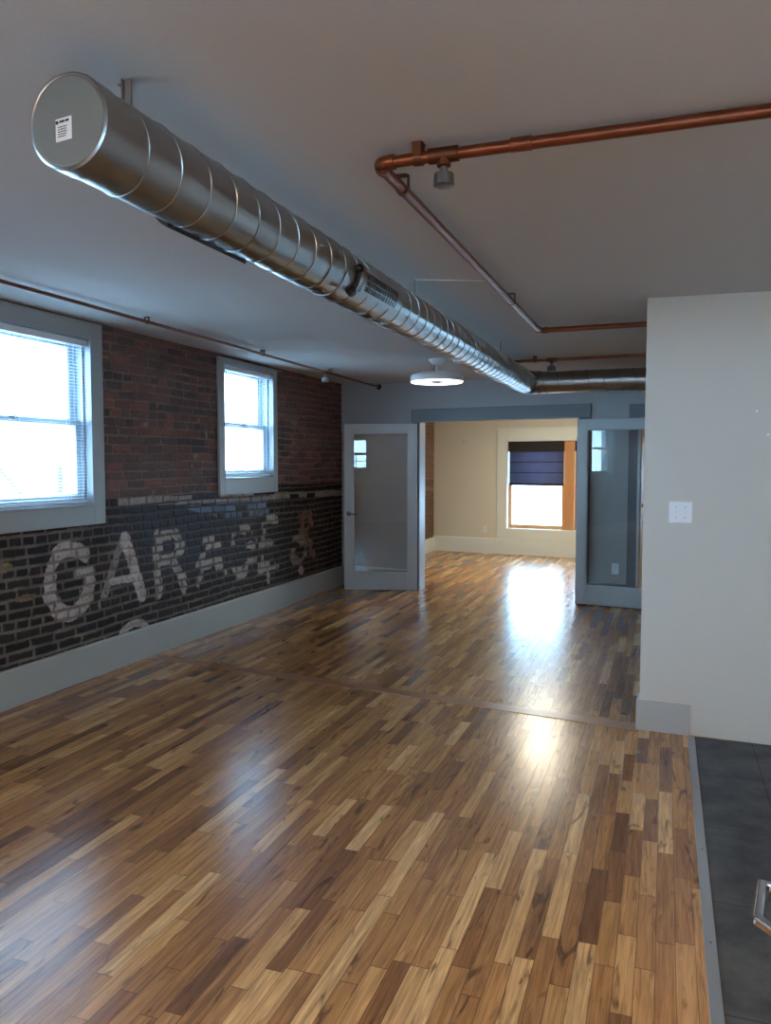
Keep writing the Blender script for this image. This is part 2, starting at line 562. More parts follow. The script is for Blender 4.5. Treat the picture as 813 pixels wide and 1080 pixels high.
def brick_field(Y, Z):
    """colour and relief of the old wall at every point"""
    Zw = Z + 0.006 * np.sin(Y * 1.7 + 0.6) + 0.004 * np.sin(Y * 4.3 + Z * 3) + 0.006 * (smooth_noise(Y + 9, Z + 9, 0.16, 0.05, 5) - 0.5)
    k = np.floor(Zw / BRICK_H).astype(int)
    fz = Zw / BRICK_H - k
    r1 = np.random.default_rng(3).random(200)
    r2 = np.random.default_rng(4).random(200)
    kk = np.clip(k + 20, 0, 199)
    L = BRICK_L * (0.93 + 0.14 * r1[kk])
    header = r2[kk] > 0.86
    L = np.where(header, L * 0.52, L)
    yy = Y + 10 + (kk % 2) * BRICK_L * 0.5 + 0.07 * (r2[kk] - 0.5) + 0.012 * (smooth_noise(Y, Z, 0.2, 0.03, 6) - 0.5)
    j = np.floor(yy / L).astype(int)
    fy = yy / L - j
    h = (kk.astype(np.int64) * 7919 + j.astype(np.int64) * 104729) % 65521
    rb = np.random.default_rng(8).random((65521, 4))
    R = rb[h]
    ez = np.minimum(fz, 1 - fz) * BRICK_H
    ey = np.minimum(fy, 1 - fy) * L
    e = np.minimum(ez, ey)
    worn = smooth_noise(Y, Z, 0.05, 0.035, 12)
    edge = MORTAR / 2 * (0.75 + 0.9 * worn * R[..., 3]) * np.where(Z < 1.2, 1.0 + 0.9 * smooth_noise(Y, Z, 0.07, 0.05, 77), 1.0)
    isb = np.clip((e - edge) / 0.004, 0, 1)

    def pick(cols, r):
        a = np.array([lin(c) for c in cols])
        return a[np.clip((r * len(cols)).astype(int), 0, len(cols) - 1)]
    upper = pick([(96, 65, 59), (89, 63, 58), (82, 63, 60), (73, 61, 60), (104, 70, 62), (66, 56, 55), (92, 68, 63), (86, 69, 66)], R[..., 0])
    patch = smooth_noise(Y, Z, 0.5, 0.35, 21)[..., None]
    upper = upper * (1.15 + 0.85 * patch)
    speck = smooth_noise(Y, Z, 0.06, 0.05, 30)
    upper = np.where(((speck > 0.9) & (R[..., 2] > 0.72))[..., None], np.array(lin((142, 122, 100))), upper)
    umort = np.array(lin((126, 108, 98))) * (0.7 + 0.6 * smooth_noise(Y, Z, 0.12, 0.07, 33))[..., None]
    lower = pick([(20, 19, 20), (26, 24, 25), (17, 17, 18), (34, 30, 29), (23, 22, 23), (42, 34, 30)], R[..., 0])
    lmort = np.array(lin((114, 104, 94))) * (0.6 + 0.6 * smooth_noise(Y, Z, 0.14, 0.08, 35))[..., None]
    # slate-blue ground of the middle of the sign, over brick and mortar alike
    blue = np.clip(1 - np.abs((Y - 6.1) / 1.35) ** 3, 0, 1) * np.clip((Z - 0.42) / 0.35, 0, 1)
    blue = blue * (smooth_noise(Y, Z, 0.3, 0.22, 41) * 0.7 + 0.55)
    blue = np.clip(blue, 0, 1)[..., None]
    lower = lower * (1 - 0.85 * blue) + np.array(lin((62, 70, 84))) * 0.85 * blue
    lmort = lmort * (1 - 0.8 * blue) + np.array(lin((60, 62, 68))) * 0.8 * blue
    far = np.clip((Y - 7.2) / 0.6, 0, 1)[..., None]
    lmort = lmort * (1 - 0.35 * far)
    # bluer brick courses under the second window
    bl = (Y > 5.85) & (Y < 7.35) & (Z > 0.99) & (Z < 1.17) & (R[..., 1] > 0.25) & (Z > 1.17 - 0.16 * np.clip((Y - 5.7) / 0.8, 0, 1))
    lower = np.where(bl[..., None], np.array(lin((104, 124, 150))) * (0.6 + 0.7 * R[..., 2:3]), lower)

    paint = np.zeros(Y.shape)
    on_mort = np.zeros(Y.shape)
    tint = np.zeros(Y.shape + (3,)) + np.array(lin((184, 174, 168)))
    zz0, zz1 = 0.44, 0.99
    Y0_, Z0_ = Y, Z
    def jit(k):
        return Y0_ + k * (R[..., 0] - 0.5) * 2, Z0_ + 0.5 * k * (R[..., 2] - 0.5) * 2
    Y, Z = jit(0.02)
    G = stroke(Y, Z, arc_pts(4.435, 0.715, 0.205, 0.225, 48, 352), 0.115)
    G |= stroke(Y, Z, [(4.50, 0.755), (4.665, 0.755)], 0.075) | stroke(Y, Z, [(4.63, 0.755), (4.63, 0.58)], 0.09)
    Y, Z = Y0_, Z0_
    A = stroke(Y, Z, [(4.745, 0.50), (5.0, 0.965)], 0.075)
    Ar = stroke(Y, Z, [(5.03, 0.955), (5.225, 0.50)], 0.115) | stroke(Y, Z, [(4.87, 0.655), (5.15, 0.645)], 0.06)
    Y, Z = jit(0.03)
    Rr = stroke(Y, Z, [(5.435, 0.49), (5.435, 0.94)], 0.11) | stroke(Y, Z, [(5.435, 0.945)] + arc_pts(5.62, 0.845, 0.135, 0.10, 90, -90) + [(5.46, 0.745)], 0.085)
    Rr |= stroke(Y, Z, [(5.66, 0.73), (5.80, 0.47)], 0.11)
    Y, Z = jit(0.055)
    A2 = stroke(Y, Z, [(6.03, 0.46), (6.22, 0.945)], 0.09) | stroke(Y, Z, [(6.24, 0.945), (6.41, 0.45)], 0.13) | stroke(Y, Z, [(6.1, 0.64), (6.36, 0.64)], 0.07)
    G2 = stroke(Y, Z, arc_pts(6.79, 0.70, 0.205, 0.225, 48, 352), 0.115) | stroke(Y, Z, [(6.85, 0.74), (7.02, 0.74)], 0.075) | stroke(Y, Z, [(6.985, 0.74), (6.985, 0.56)], 0.09)
    Ee = stroke(Y, Z, [(7.19, 0.43), (7.19, 0.96)], 0.12) | stroke(Y, Z, [(7.19, 0.945), (7.52, 0.945)], 0.10) | stroke(Y, Z, [(7.19, 0.71), (7.42, 0.71)], 0.09) | stroke(Y, Z, [(7.19, 0.46), (7.52, 0.46)], 0.10)
    amp = stroke(Y, Z, arc_pts(8.06, 0.565, 0.145, 0.125, 0, 360), 0.11)
    amp2 = stroke(Y, Z, arc_pts(8.25, 0.85, 0.13, 0.10, -60, 230), 0.11) | stroke(Y, Z, [(8.15, 0.79), (8.48, 0.46)], 0.10)
    Y, Z = Y0_, Z0_
    speck2 = smooth_noise(Y, Z, 0.018, 0.014, 51)
    fade = 0.55 + 0.45 * smooth_noise(Y, Z, 0.12, 0.08, 52)
    for msk, keep, mort, t in ((G, 0.10, 0.25, (188, 180, 175)), (A, 0.12, 0.55, (164, 156, 150)), (Ar, 0.0, 0.9, (208, 200, 196)), (Rr, 0.10, 0.12, (198, 190, 182)),
                               (A2, 0.28, 0.1, (192, 184, 180)), (G2, 0.34, 0.1, (186, 178, 174)), (Ee, 0.22, 0.25, (180, 174, 162)),
                               (amp, 0.12, 0.35, (156, 150, 136)), (amp2, 0.15, 0.6, (138, 98, 84))):
        ok = msk & (R[..., 1] >= keep)
        paint = np.where(ok, np.maximum(paint, fade), paint)
        on_mort = np.where(ok, np.maximum(on_mort, mort), on_mort)
        tint = np.where(ok[..., None], np.array(lin(t)), tint)
    # the pale band over the sign and the tops of the next row of letters at the baseboard
    zb = 1.235 - 0.0105 * (Y - 5.0) * 1.6
    band = (np.abs(Z - zb) < 0.036) & (Y > 4.95) & (R[..., 1] > 0.12)
    t_band = np.where((Y > 7.5)[..., None], np.array(lin((150, 140, 126))), np.array(lin((176, 166, 158))))
    paint = np.where(band, fade, paint)
    on_mort = np.where(band & (Y > 7.4), 0.85, on_mort)
    tint = np.where(band[..., None], t_band, tint)
    low = stroke(Y, Z, arc_pts(5.12, 0.19, 0.17, 0.10, 20, 160), 0.06) | ((np.hypot((Y - 7.33) / 0.035, (Z - 0.36) / 0.08) < 1)) | (np.hypot((Y - 8.12) / 0.07, (Z - 0.33) / 0.055) < 1)
    paint = np.where(low, 0.9, paint)
    on_mort = np.where(low, 0.8, on_mort)
    yel = (((np.hypot((Y - 3.83) / 0.09, (Z - 0.88) / 0.035) < 1) | (np.hypot((Y - 4.02) / 0.10, (Z - 0.665) / 0.02) < 1)))
    paint = np.where(yel, 0.6, paint)
    tint = np.where(yel[..., None], np.array(lin((170, 142, 84))), tint)
    paint = paint * np.where(speck2 < 0.14, 0.35, 1.0)

    bound = 1.275 - 0.012 * (Y - 5.0) + 0.0 * Y + np.where(Y > 7.55, 0.075, 0)
    lowz = np.clip((bound - Zw) / 0.01, 0, 1)[..., None]
    bcol = upper * (1 - lowz) + lower * lowz
    mcol = umort * (1 - lowz) + lmort * lowz
    p = paint[..., None]
    bcol = bcol * (1 - p) + tint * p
    pm = (paint * on_mort)[..., None]
    mcol = mcol * (1 - pm) + tint * pm
    col = mcol * (1 - isb[..., None]) + bcol * isb[..., None]
    # a square of plaster left high on the wall between window and corner
    pl = (np.abs(Y - 7.98) < 0.10) & (np.abs(Z - 1.985) < 0.075)
    col = np.where((pl & (speck > 0.3))[..., None], np.array(lin((128, 112, 98))), col)
    hgt = isb * (0.006 + 0.004 * R[..., 2]) + 0.004 * smooth_noise(Y, Z, 0.05, 0.03, 61) + 0.003 * smooth_noise(Y, Z, 0.6, 0.5, 62)
    return col, hgt


def brick_sheet(name, y0, y1, z0, z1, dy, dz, holes, parent, x=LEFT, shift_color=None):
    ys = np.arange(y0, y1 + dy * 0.5, dy)
    zs = np.arange(z0, z1 + dz * 0.5, dz)
    Yg, Zg = np.meshgrid(ys, zs, indexing='ij')
    col, hgt = brick_field(Yg, Zg)
    if shift_color is not None:
        col = shift_color(Yg, Zg, col)
    ny, nz = Yg.shape
    co = np.stack([x - 0.012 + hgt, Yg, Zg], -1).reshape(-1, 3).astype(np.float32)
    idx = np.arange(ny * nz).reshape(ny, nz)
    q = np.stack([idx[:-1, :-1], idx[1:, :-1], idx[1:, 1:], idx[:-1, 1:]], -1).reshape(-1, 4)
    cy = (Yg[:-1, :-1] + dy / 2).reshape(-1)
    czz = (Zg[:-1, :-1] + dz / 2).reshape(-1)
    keep = np.ones(len(q), bool)
    for h in holes:
        keep &= ~((cy > h[0]) & (cy < h[1]) & (czz > h[2]) & (czz < h[3]))
    q = q[keep]
    me = bpy.data.meshes.new(name)
    me.vertices.add(len(co))
    me.vertices.foreach_set('co', co.ravel())
    me.loops.add(len(q) * 4)
    me.loops.foreach_set('vertex_index', q.ravel().astype(np.int32))
    me.polygons.add(len(q))
    me.polygons.foreach_set('loop_start', (np.arange(len(q)) * 4).astype(np.int32))
    me.update(calc_edges=True)
    at = me.color_attributes.new('brick_color', 'FLOAT_COLOR', 'POINT')
    rgba = np.ones((ny * nz, 4), np.float32)
    rgba[:, :3] = col.reshape(-1, 3)
    at.data.foreach_set('color', rgba.ravel())
    me.polygons.foreach_set('use_smooth', np.ones(len(q), bool))
    me.materials.append(M['brick'])
    o = bpy.data.objects.new(name, me)
    COL.objects.link(o)
    o.parent = parent
    return o


holes_local = [(w[0], w[1], w[2], w[3]) for w in (WIN1, WIN2, WIN3)]
wl = link('wall_left', wall_mesh(BACK - 0.2, 14.0, 0, 2.6, 0.22, holes_local), M['white_wall'], loc=(LEFT - 0.02, 0, 0), rotz=PI / 2)
tag(wl, 'exposed brick wall with faded white sign letters and two windows', 'wall', kind='structure')
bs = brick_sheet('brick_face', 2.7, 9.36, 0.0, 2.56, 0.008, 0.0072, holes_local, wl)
bs.matrix_parent_inverse = Matrix.Translation((LEFT - 0.02, 0, 0)).inverted() if False else (Matrix.Translation((LEFT - 0.02, 0, 0)) @ Matrix.Rotation(PI / 2, 4, 'Z')).inverted()


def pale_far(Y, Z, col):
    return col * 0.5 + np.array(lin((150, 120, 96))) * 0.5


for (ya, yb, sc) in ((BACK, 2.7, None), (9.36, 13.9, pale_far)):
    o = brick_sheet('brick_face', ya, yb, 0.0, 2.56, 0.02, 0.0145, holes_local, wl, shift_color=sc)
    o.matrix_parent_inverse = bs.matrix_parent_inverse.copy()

# ------------------------------------------------------------------ floor, ceiling, other walls
bm = bmesh.new()
fl = [(-4.05, BACK - 0.1), (0.15, BACK - 0.1), (0.15, 4.72), (RIGHT + 0.1, 4.60), (RIGHT + 0.1, 13.6), (-4.05, 14.0)]
top = [bm.verts.new((x, y, 0)) for x, y in fl]
bot = [bm.verts.new((x, y, -0.1)) for x, y in fl]
bm.faces.new(top)
bm.faces.new(list(reversed(bot)))
bridge(bm, top, bot)
tag(link('floor', bm, M['floor']), 'hardwood floor of narrow mixed brown oak strips running away from the viewer', 'floor', kind='structure')
tag(link('floor_kitchen', boxes((0.15, RIGHT + 0.1, BACK - 0.1, 4.7, -0.1, -0.0005)), M['tile']),
    'dark slate grey tile floor at the right edge', 'floor', kind='structure')

bm = bmesh.new()
pts = [(-4.15, BACK - 0.25), (RIGHT + 0.15, BACK - 0.25), (RIGHT + 0.15, 14.1), (-4.15, 14.1)]
a = [bm.verts.new((x, y, zc(x))) for x, y in pts]
b = [bm.verts.new((x, y, zc(x) + 0.2)) for x, y in pts]
bm.faces.new(a)
bm.faces.new(b)
bridge(bm, a, b)
tag(link('ceiling', bm, M['ceiling']), 'plain off-white plaster ceiling over the whole room', 'ceiling', kind='structure')

back_holes = [(0.55, 1.45, 1.3, 2.2), (2.05, 2.95, 1.3, 2.2), (4.1, 4.75, 1.4, 2.2)]
tag(link('wall_back', wall_mesh(-0.1, 6.2, 0, 2.62, 0.2, back_holes), M['white_wall'], loc=(RIGHT, BACK, 0), rotz=PI),
    'plain white wall behind the viewer with windows', 'wall', kind='structure')
tag(link('wall_right', boxes((RIGHT, RIGHT + 0.12, BACK - 0.2, 14.0, 0, 2.62)), M['white_wall']),
    'plain white wall far to the right beyond the kitchen', 'wall', kind='structure')

wp = link('wall_partition', boxes((0, 2.34, 0, 0.15, 0, 2.52)), M['white_wall'], loc=PART_P, rotz=PART_ROT)
tag(wp, 'off-white partition wall with a light switch on the right side', 'wall', kind='structure')
wd = link('wall_divider', wall_mesh(-0.15, 6.3, 0, 2.62, 0.15, [(1.07, 3.0, -1, 2.03), (3.62, 4.55, -1, 2.02)]), M['grey_wall'], loc=DIV_P, rotz=DIV_ROT)
tag(wd, 'blue-grey dividing wall across the room with the wide glass door opening', 'wall', kind='structure')
far_w1 = (1.43, 3.55, 0.43, 1.925)
far_w2_added = (4.35, 5.75, 0.43, 1.925)  # opening added out of view to let more daylight into the far room
wf = link('wall_far', wall_mesh(-0.3, 6.4, 0, 2.62, 0.25, [far_w1, far_w2_added]), M['cream_wall'], loc=FAR_P, rotz=FAR_ROT)
tag(wf, 'cream end wall of the bright room beyond the glass doors', 'wall', kind='structure')

# jamb liners of the wide opening (pale paint, part of the divider)
jl = link('jamb_lining', boxes((1.07, 1.085, -0.005, 0.155, 0, 2.03), (2.985, 3.0, -0.005, 0.155, 0, 2.03)),
          M['sash'], wd)
# casings
t = link('trim_1', boxes((0.985, 3.125, -0.035, 0, 2.03, 2.178)), M['dark_trim'], loc=DIV_P, rotz=DIV_ROT, bevel=0.004)
tag(t, 'long slate grey header board above the wide opening', 'trim', kind='structure')
t = link('trim_2', boxes((0.985, 1.07, -0.012, 0, 0, 2.03)), M['dark_trim'], loc=DIV_P, rotz=DIV_ROT)
tag(t, 'slate grey side casing behind the left glass door', 'trim', kind='structure')
t = link('trim_3', boxes((3.0, 3.125, -0.018, 0, 0, 2.03)), M['dark_trim'], loc=DIV_P, rotz=DIV_ROT)
tag(t, 'slate grey side casing seen through the left edge of the right glass door', 'trim', kind='structure')
t = link('trim_4', boxes((3.525, 4.68, -0.02, 0, 2.02, 2.155), (3.525, 3.62, -0.02, 0, 0, 2.02), (4.55, 4.68, -0.02, 0, 0, 2.02)), M['dark_trim'], loc=DIV_P, rotz=DIV_ROT)
tag(t, 'slate grey casing of the narrow doorway beside the partition wall', 'trim', kind='structure')

# baseboards
def board_profile(x0, x1, h, th, y=0.0):
    bm = bmesh.new()
    pr = [(y, 0), (y - th, 0), (y - th, h - 0.012), (y - th + 0.008, h), (y, h)]
    A = [bm.verts.new((x0, p[0], p[1])) for p in pr]
    B = [bm.verts.new((x1, p[0], p[1])) for p in pr]
    bridge(bm, A, B)
    bm.faces.new(A)
    bm.faces.new(list(reversed(B)))
    return bm


t = link('baseboard_left', board_profile(BACK, 9.32, 0.243, 0.028), M['base_paint'], loc=(LEFT + 0.006, 0, 0), rotz=PI / 2)
tag(t, 'tall pale grey baseboard along the foot of the brick wall', 'baseboard', kind='structure')
t = link('baseboard_left_far', board_profile(9.5, 13.6, 0.243, 0.028), M['cream_trim'], loc=(LEFT + 0.006, 0, 0), rotz=PI / 2)
tag(t, 'pale baseboard along the brick wall in the room beyond', 'baseboard', kind='structure')
bm = board_profile(0.0, 0.985, 0.243, 0.022)
t = link('baseboard_divider', bm, M['base_paint'], loc=DIV_P, rotz=DIV_ROT)
tag(t, 'pale grey baseboard of the dividing wall behind the left glass door', 'baseboard', kind='structure')
t = link('baseboard_divider_right', board_profile(3.125, 3.525, 0.243, 0.022), M['dark_trim'], loc=DIV_P, rotz=DIV_ROT)
tag(t, 'grey baseboard seen through the right glass door', 'baseboard', kind='structure')
t = link('baseboard_far', board_profile(0.0, 6.2, 0.262, 0.03), M['cream_trim'], loc=FAR_P, rotz=FAR_ROT)
tag(t, 'tall pale baseboard of the cream end wall', 'baseboard', kind='structure')
bm = boxes((-0.018, 0.272, -0.018, 0.0, 0, 0.172), (-0.018, 0.0, 0.0, 0.15, 0, 0.172))
t = link('baseboard_right', bm, M['base_dark'], loc=PART_P, rotz=PART_ROT, bevel=0.003)
tag(t, 'short grey baseboard block wrapping the corner of the partition wall', 'baseboard', kind='structure')

# cross board in the floor and the metal edge strip
d = Vector((3.745, -0.515, 0))
t = link('trim_5', boxes((0, d.length, -0.06, 0.06, -0.002, 0.003)), M['board'], loc=(LEFT + 0.03, 5.272, 0), rotz=math.atan2(d.y, d.x), bevel=0.001)
tag(t, 'brown board laid across the floor strips between the two floor halves', 'floor threshold', kind='structure')
es = thing('trim_6', 'grey metal edge strip between the wood floor and the dark tile', 'floor edging', (0.165, 1.2, 0), 0, kind='structure')
link('strip', boxes((-0.02, 0.017, -3.4, 3.50, -0.002, 0.004)), M['alu'], es, bevel=0.0015)
for yy in (-3.2, -2.4, -1.6, -0.8, 0.0, 0.75, 1.45, 2.1, 2.75, 3.35):
    bm = bmesh.new()
    add_lathe(bm, (0.0, yy, 0.0035), (0, 0, 1), [(0, 0.0055), (0.0012, 0.005), (0.0018, 0.0025)], 12)
    link('screw', bm, M['galv_dull'], es, smooth=True)


# ------------------------------------------------------------------ windows of the brick wall
def double_hung(name, label, w, place, rotz, casing_side, casing_top, apron, mrail, depth=0.17, mats=('casing', 'sash')):
    """opening of width w (local x 0..w), z0..z1"""
    z0, z1 = w[2], w[3]
    W = w[1] - w[0]
    t = thing(name, label, 'window', place, rotz, kind='structure')
    H = z1 - z0
    mr = mrail - z0
    cm, sm = M[mats[0]], M[mats[1]]
    cs = casing_side
    link('casing', boxes((-cs, 0, -0.028, -0.002, -apron, H + casing_top), (W, W + cs, -0.028, -0.002, -apron, H + casing_top),
                         (0, W, -0.028, -0.002, H, H + casing_top), (0, W, -0.028, -0.002, -apron, -0.012)), cm, t, bevel=0.003)
    link('sill', boxes((-0.0, W, -0.036, depth, -0.012, 0.004)), cm, t, bevel=0.003)
    link('jamb_lining', boxes((0, 0.012, -0.03, depth, 0.004, H), (W - 0.012, W, -0.03, depth, 0.004, H), (0.012, W - 0.012, -0.03, depth, H - 0.012, H),
                              (0.012, 0.03, 0.03, 0.05, 0.004, H - .012), (W - 0.03, W - 0.012, 0.03, 0.05, 0.004, H - .012),
                              (0.012, 0.026, 0.10, 0.112, 0.004, H - .012), (W - 0.026, W - 0.012, 0.10, 0.112, 0.004, H - .012)), sm, t, bevel=0.002)
    lo = link('lower_sash', boxes(*frame_boxes(0.03, W - 0.03, 0.006, mr + 0.02, 0.05, 0.052, 0.092, 0.075, 0.04)), sm, t, bevel=0.003)
    link('glass_pane', boxes((0.075, W - 0.075, 0.070, 0.074, 0.075, mr - 0.015)), M['glass'], lo)
    bm = boxes((W / 2 - 0.03, W / 2 + 0.03, 0.035, 0.054, mr + 0.004, mr + 0.016))
    add_lathe(bm, (W / 2, 0.045, mr + 0.016), (0, 0, 1), [(0, 0.012), (0.008, 0.010)], 12)
    link('sash_lock', bm, M['steel_knob'], lo)
    up = link('upper_sash', boxes(*frame_boxes(0.026, W - 0.026, mr - 0.02, H - 0.012, 0.05, 0.114, 0.154, 0.04, 0.05)), sm, t, bevel=0.003)
    link('glass_pane', boxes((0.07, W - 0.07, 0.132, 0.136, mr + 0.015, H - 0.06)), M['glass'], up)
    return t


double_hung('window_1', 'large double hung window with pale casing at the left edge', WIN1, (LEFT + 0.004, WIN1[0], WIN1[2]), PI / 2, 0.118, 0.112, 0.14, 1.815)
double_hung('window_2', 'narrow double hung window near the far corner of the brick wall', WIN2, (LEFT + 0.004, WIN2[0], WIN2[2]), PI / 2, 0.085, 0.045, 0.152, 1.90)


double_hung('window_8', 'double hung window beside the viewer, out of frame to the left', WIN3, (LEFT + 0.004, WIN3[0], WIN3[2]), PI / 2, 0.09, 0.08, 0.14, 1.86)


def venetian(name, label, w, y_pos):
    W, H = w[1] - w[0], w[3] - w[2]
    t = thing(name, label, 'blind', (LEFT + 0.004, w[0], w[2]), PI / 2, group='venetian blinds on the brick wall')
    link('head_rail', boxes((0.016, W - 0.016, y_pos - 0.018, y_pos + 0.018, H - 0.058, H - 0.016)), M['blind'], t, bevel=0.003)
    bm = bmesh.new()
    z = 0.05
    tilt = math.radians(4)
    while z < H - 0.065:
        for k in range(4):
            y0 = -0.0125 + 0.025 * k / 4
            y1 = y0 + 0.025 / 4
            c0, c1 = 0.0016 * (1 - (y0 / 0.0125) ** 2), 0.0016 * (1 - (y1 / 0.0125) ** 2)
            p = [(0.032, y0, c0), (W - 0.032, y0, c0), (W - 0.032, y1, c1), (0.032, y1, c1)]
            lo_ = [bm.verts.new((q[0], y_pos + q[1], z + q[2] + q[1] * math.tan(tilt))) for q in p]
            hi_ = [bm.verts.new((q[0], y_pos + q[1], z + q[2] + 0.0007 + q[1] * math.tan(tilt))) for q in p]
            bm.faces.new(lo_)
            bm.faces.new(hi_)
            bridge(bm, lo_, hi_)
        z += 0.0215
    link('slats', bm, M['blind'], t)
    link('bottom_rail', boxes((0.032, W - 0.032, y_pos - 0.013, y_pos + 0.013, 0.018, 0.034)), M['blind'], t, bevel=0.003)
    for u in ((0.2, W / 2, W - 0.2) if W > 1.1 else (0.2, W - 0.2)):
        bm = bmesh.new()
        for yy in (-0.0145, 0.0145):
            add_path(bm, [(u, y_pos + yy, 0.03), (u, y_pos + yy, H - 0.05)], 0.0012, 6)
        link('ladder_cord', bm, M['blind'], t)
    bm = bmesh.new()
    add_path(bm, [(0.07, y_pos - 0.022, H - 0.05), (0.07, y_pos - 0.022, H - 0.62)], 0.004, 8)
    link('tilt_wand', bm, M['blind'], t)


venetian('venetian_blind', 'white open-slat venetian blind in the large window at the left edge', WIN1, 0.012)
venetian('venetian_blind', 'white open-slat venetian blind in the narrow window near the corner', WIN2, 0.012)

# ------------------------------------------------------------------ far windows (varnished wood, pale casing)
def wood_window(name, label, w, second_shade):
    z0, z1 = w[2], w[3]
    W, H = w[1] - w[0], z1 - z0
    c, s = math.cos(FAR_ROT), math.sin(FAR_ROT)
    loc = (FAR_P[0] + c * w[0], FAR_P[1] + s * w[0], z0)
    t = thing(name, label, 'window', loc, FAR_ROT, kind='structure')
    link('casing', boxes((-0.165, 0, -0.03, 0, -0.165, H + 0.185), (W, W + 0.165, -0.03, 0, -0.165, H + 0.185),
                         (0, W, -0.03, 0, H, H + 0.185), (0, W, -0.03, 0, -0.165, 0)), M['cream_trim'], t, bevel=0.004)
    link('cornice', boxes((-0.18, W + 0.18, -0.04, 0, H + 0.185, H + 0.21)), M['cream_trim'], t, bevel=0.003)
    link('jamb_lining', boxes((0, 0.015, -0.03, 0.2, 0, H), (W - 0.015, W, -0.03, 0.2, 0, H), (0.015, W - 0.015, -0.03, 0.2, H - 0.015, H),
                              (0.015, W - 0.015, -0.03, 0.2, 0, 0.015)), M['cream_trim'], t, bevel=0.003)
    m0, m1 = W / 2 - 0.085, W / 2 + 0.085
    link('mullion', boxes((m0, m1, 0.02, 0.16, 0.015, H - 0.015)), M['orange_wood'], t, bevel=0.006)
    for (a0, a1) in ((0.015, m0), (m1, W - 0.015)):
        lo = link('lower_sash', boxes(*frame_boxes(a0, a1, 0.015, H * 0.52, 0.05, 0.075, 0.115, 0.065, 0.04)), M['orange_wood'], t, bevel=0.004)
        link('glass_pane', boxes((a0 + 0.045, a1 - 0.045, 0.093, 0.097, 0.075, H * 0.52 - 0.035)), M['glass'], lo)
        up = link('upper_sash', boxes(*frame_boxes(a0, a1, H * 0.49, H - 0.015, 0.05, 0.118, 0.158, 0.04, 0.05)), M['orange_wood'], t, bevel=0.004)
        link('glass_pane', boxes((a0 + 0.045, a1 - 0.045, 0.136, 0.140, H * 0.49 + 0.035, H - 0.06)), M['glass'], up)
    return t, loc, (0.015, m0, m1, W - 0.015), H


def cell_shade(label, loc, a0, a1, H):
    t = thing('cellular_shade', label, 'window shade', loc, FAR_ROT, group='navy shades in the end wall windows')
    y = 0.055
    zb, zt = 0.745, H - 0.185
    link('valance', boxes((a0 + 0.002, a1 - 0.002, y - 0.03, y + 0.016, zt, H - 0.018)), M['valance'], t, bevel=0.003)
    n = 3
    bm = bmesh.new()
    x0, x1 = a0 + 0.028, a1 - 0.028
    rows = []
    steps = 12
    for i in range(n * steps + 1):
        f = i / (n * steps)
        zz = zb + 0.03 + (zt - zb - 0.03) * f
        bul = 0.012 * abs(math.sin(PI * f * n))
        rows.append([bm.verts.new((x0, y - bul, zz)), bm.verts.new((x1, y - bul, zz))])
    for r0, r1 in zip(rows[:-1], rows[1:]):
        bm.faces.new((r0[0], r0[1], r1[1], r1[0]))
    o = link('fabric', bm, M['navy'], t, smooth=True)
    so = o.modifiers.new('thickness', 'SOLIDIFY')
    so.thickness = 0.002
    link('bottom_rail', boxes((a0 + 0.024, a1 - 0.024, y - 0.012, y + 0.012, zb, zb + 0.032)), M['navy_hem'], t, bevel=0.003)
    bm = bmesh.new()
    for i in (1, 2):
        zz = zb + 0.03 + (zt - zb - 0.03) * i / n
        add_box(bm, x0, x1, y - 0.004, y + 0.003, zz - 0.006, zz + 0.006)
    add_box(bm, x0 - 0.004, x0 + 0.012, y - 0.004, y + 0.003, zb + 0.03, zt)
    add_box(bm, x1 - 0.012, x1 + 0.004, y - 0.004, y + 0.003, zb + 0.03, zt)
    link('hem', bm, M['navy_hem'], t)


_, lf, sp, H = wood_window('window_3', 'varnished wood double window in pale casing on the cream end wall', far_w1, True)
cell_shade('half lowered navy blue shade in the left light of the end wall window', lf, sp[0], sp[1], H)
cell_shade('half lowered navy blue shade right of the orange wood mullion', lf, sp[2], sp[3], H)
wood_window('window_4', 'added unseen varnished wood window brightening the room beyond', far_w2_added, False)  # unseen window, added to brighten the far room and its wooden door

# windows behind the viewer, seen only as reflections in the glass doors
for i, h in enumerate(back_holes):
    W, H = h[1] - h[0], h[3] - h[2]
    t = thing('window_%d' % (5 + i), ['window behind the viewer, beside the kitchen wall', 'middle window behind the viewer', 'window behind the viewer, nearest the brick wall'][i],
              'window', (RIGHT - h[0], BACK, h[2]), PI, kind='structure')
    link('casing', boxes(*frame_boxes(-0.09, W + 0.09, -0.09, H + 0.09, 0.09, -0.025, 0)), M['casing'], t, bevel=0.003)
    s = link('lower_sash', boxes(*frame_boxes(0, W, 0, H * 0.52, 0.05, 0.05, 0.09)), M['sash'], t)
    link('glass_pane', boxes((0.045, W - 0.045, 0.068, 0.072, 0.045, H * 0.52 - 0.045)), M['glass'], s)
    link('muntin', boxes((W / 2 - 0.012, W / 2 + 0.012, 0.06, 0.08, 0.05, H * 0.52 - 0.05), (0.05, W - 0.05, 0.06, 0.08, H * 0.25 - 0.01, H * 0.25 + 0.01)), M['sash'], s)
    s = link('upper_sash', boxes(*frame_boxes(0, W, H * 0.48, H, 0.05, 0.095, 0.135)), M['sash'], t)
    link('glass_pane', boxes((0.045, W - 0.045, 0.113, 0.117, H * 0.48 + 0.045, H - 0.045)), M['glass'], s)

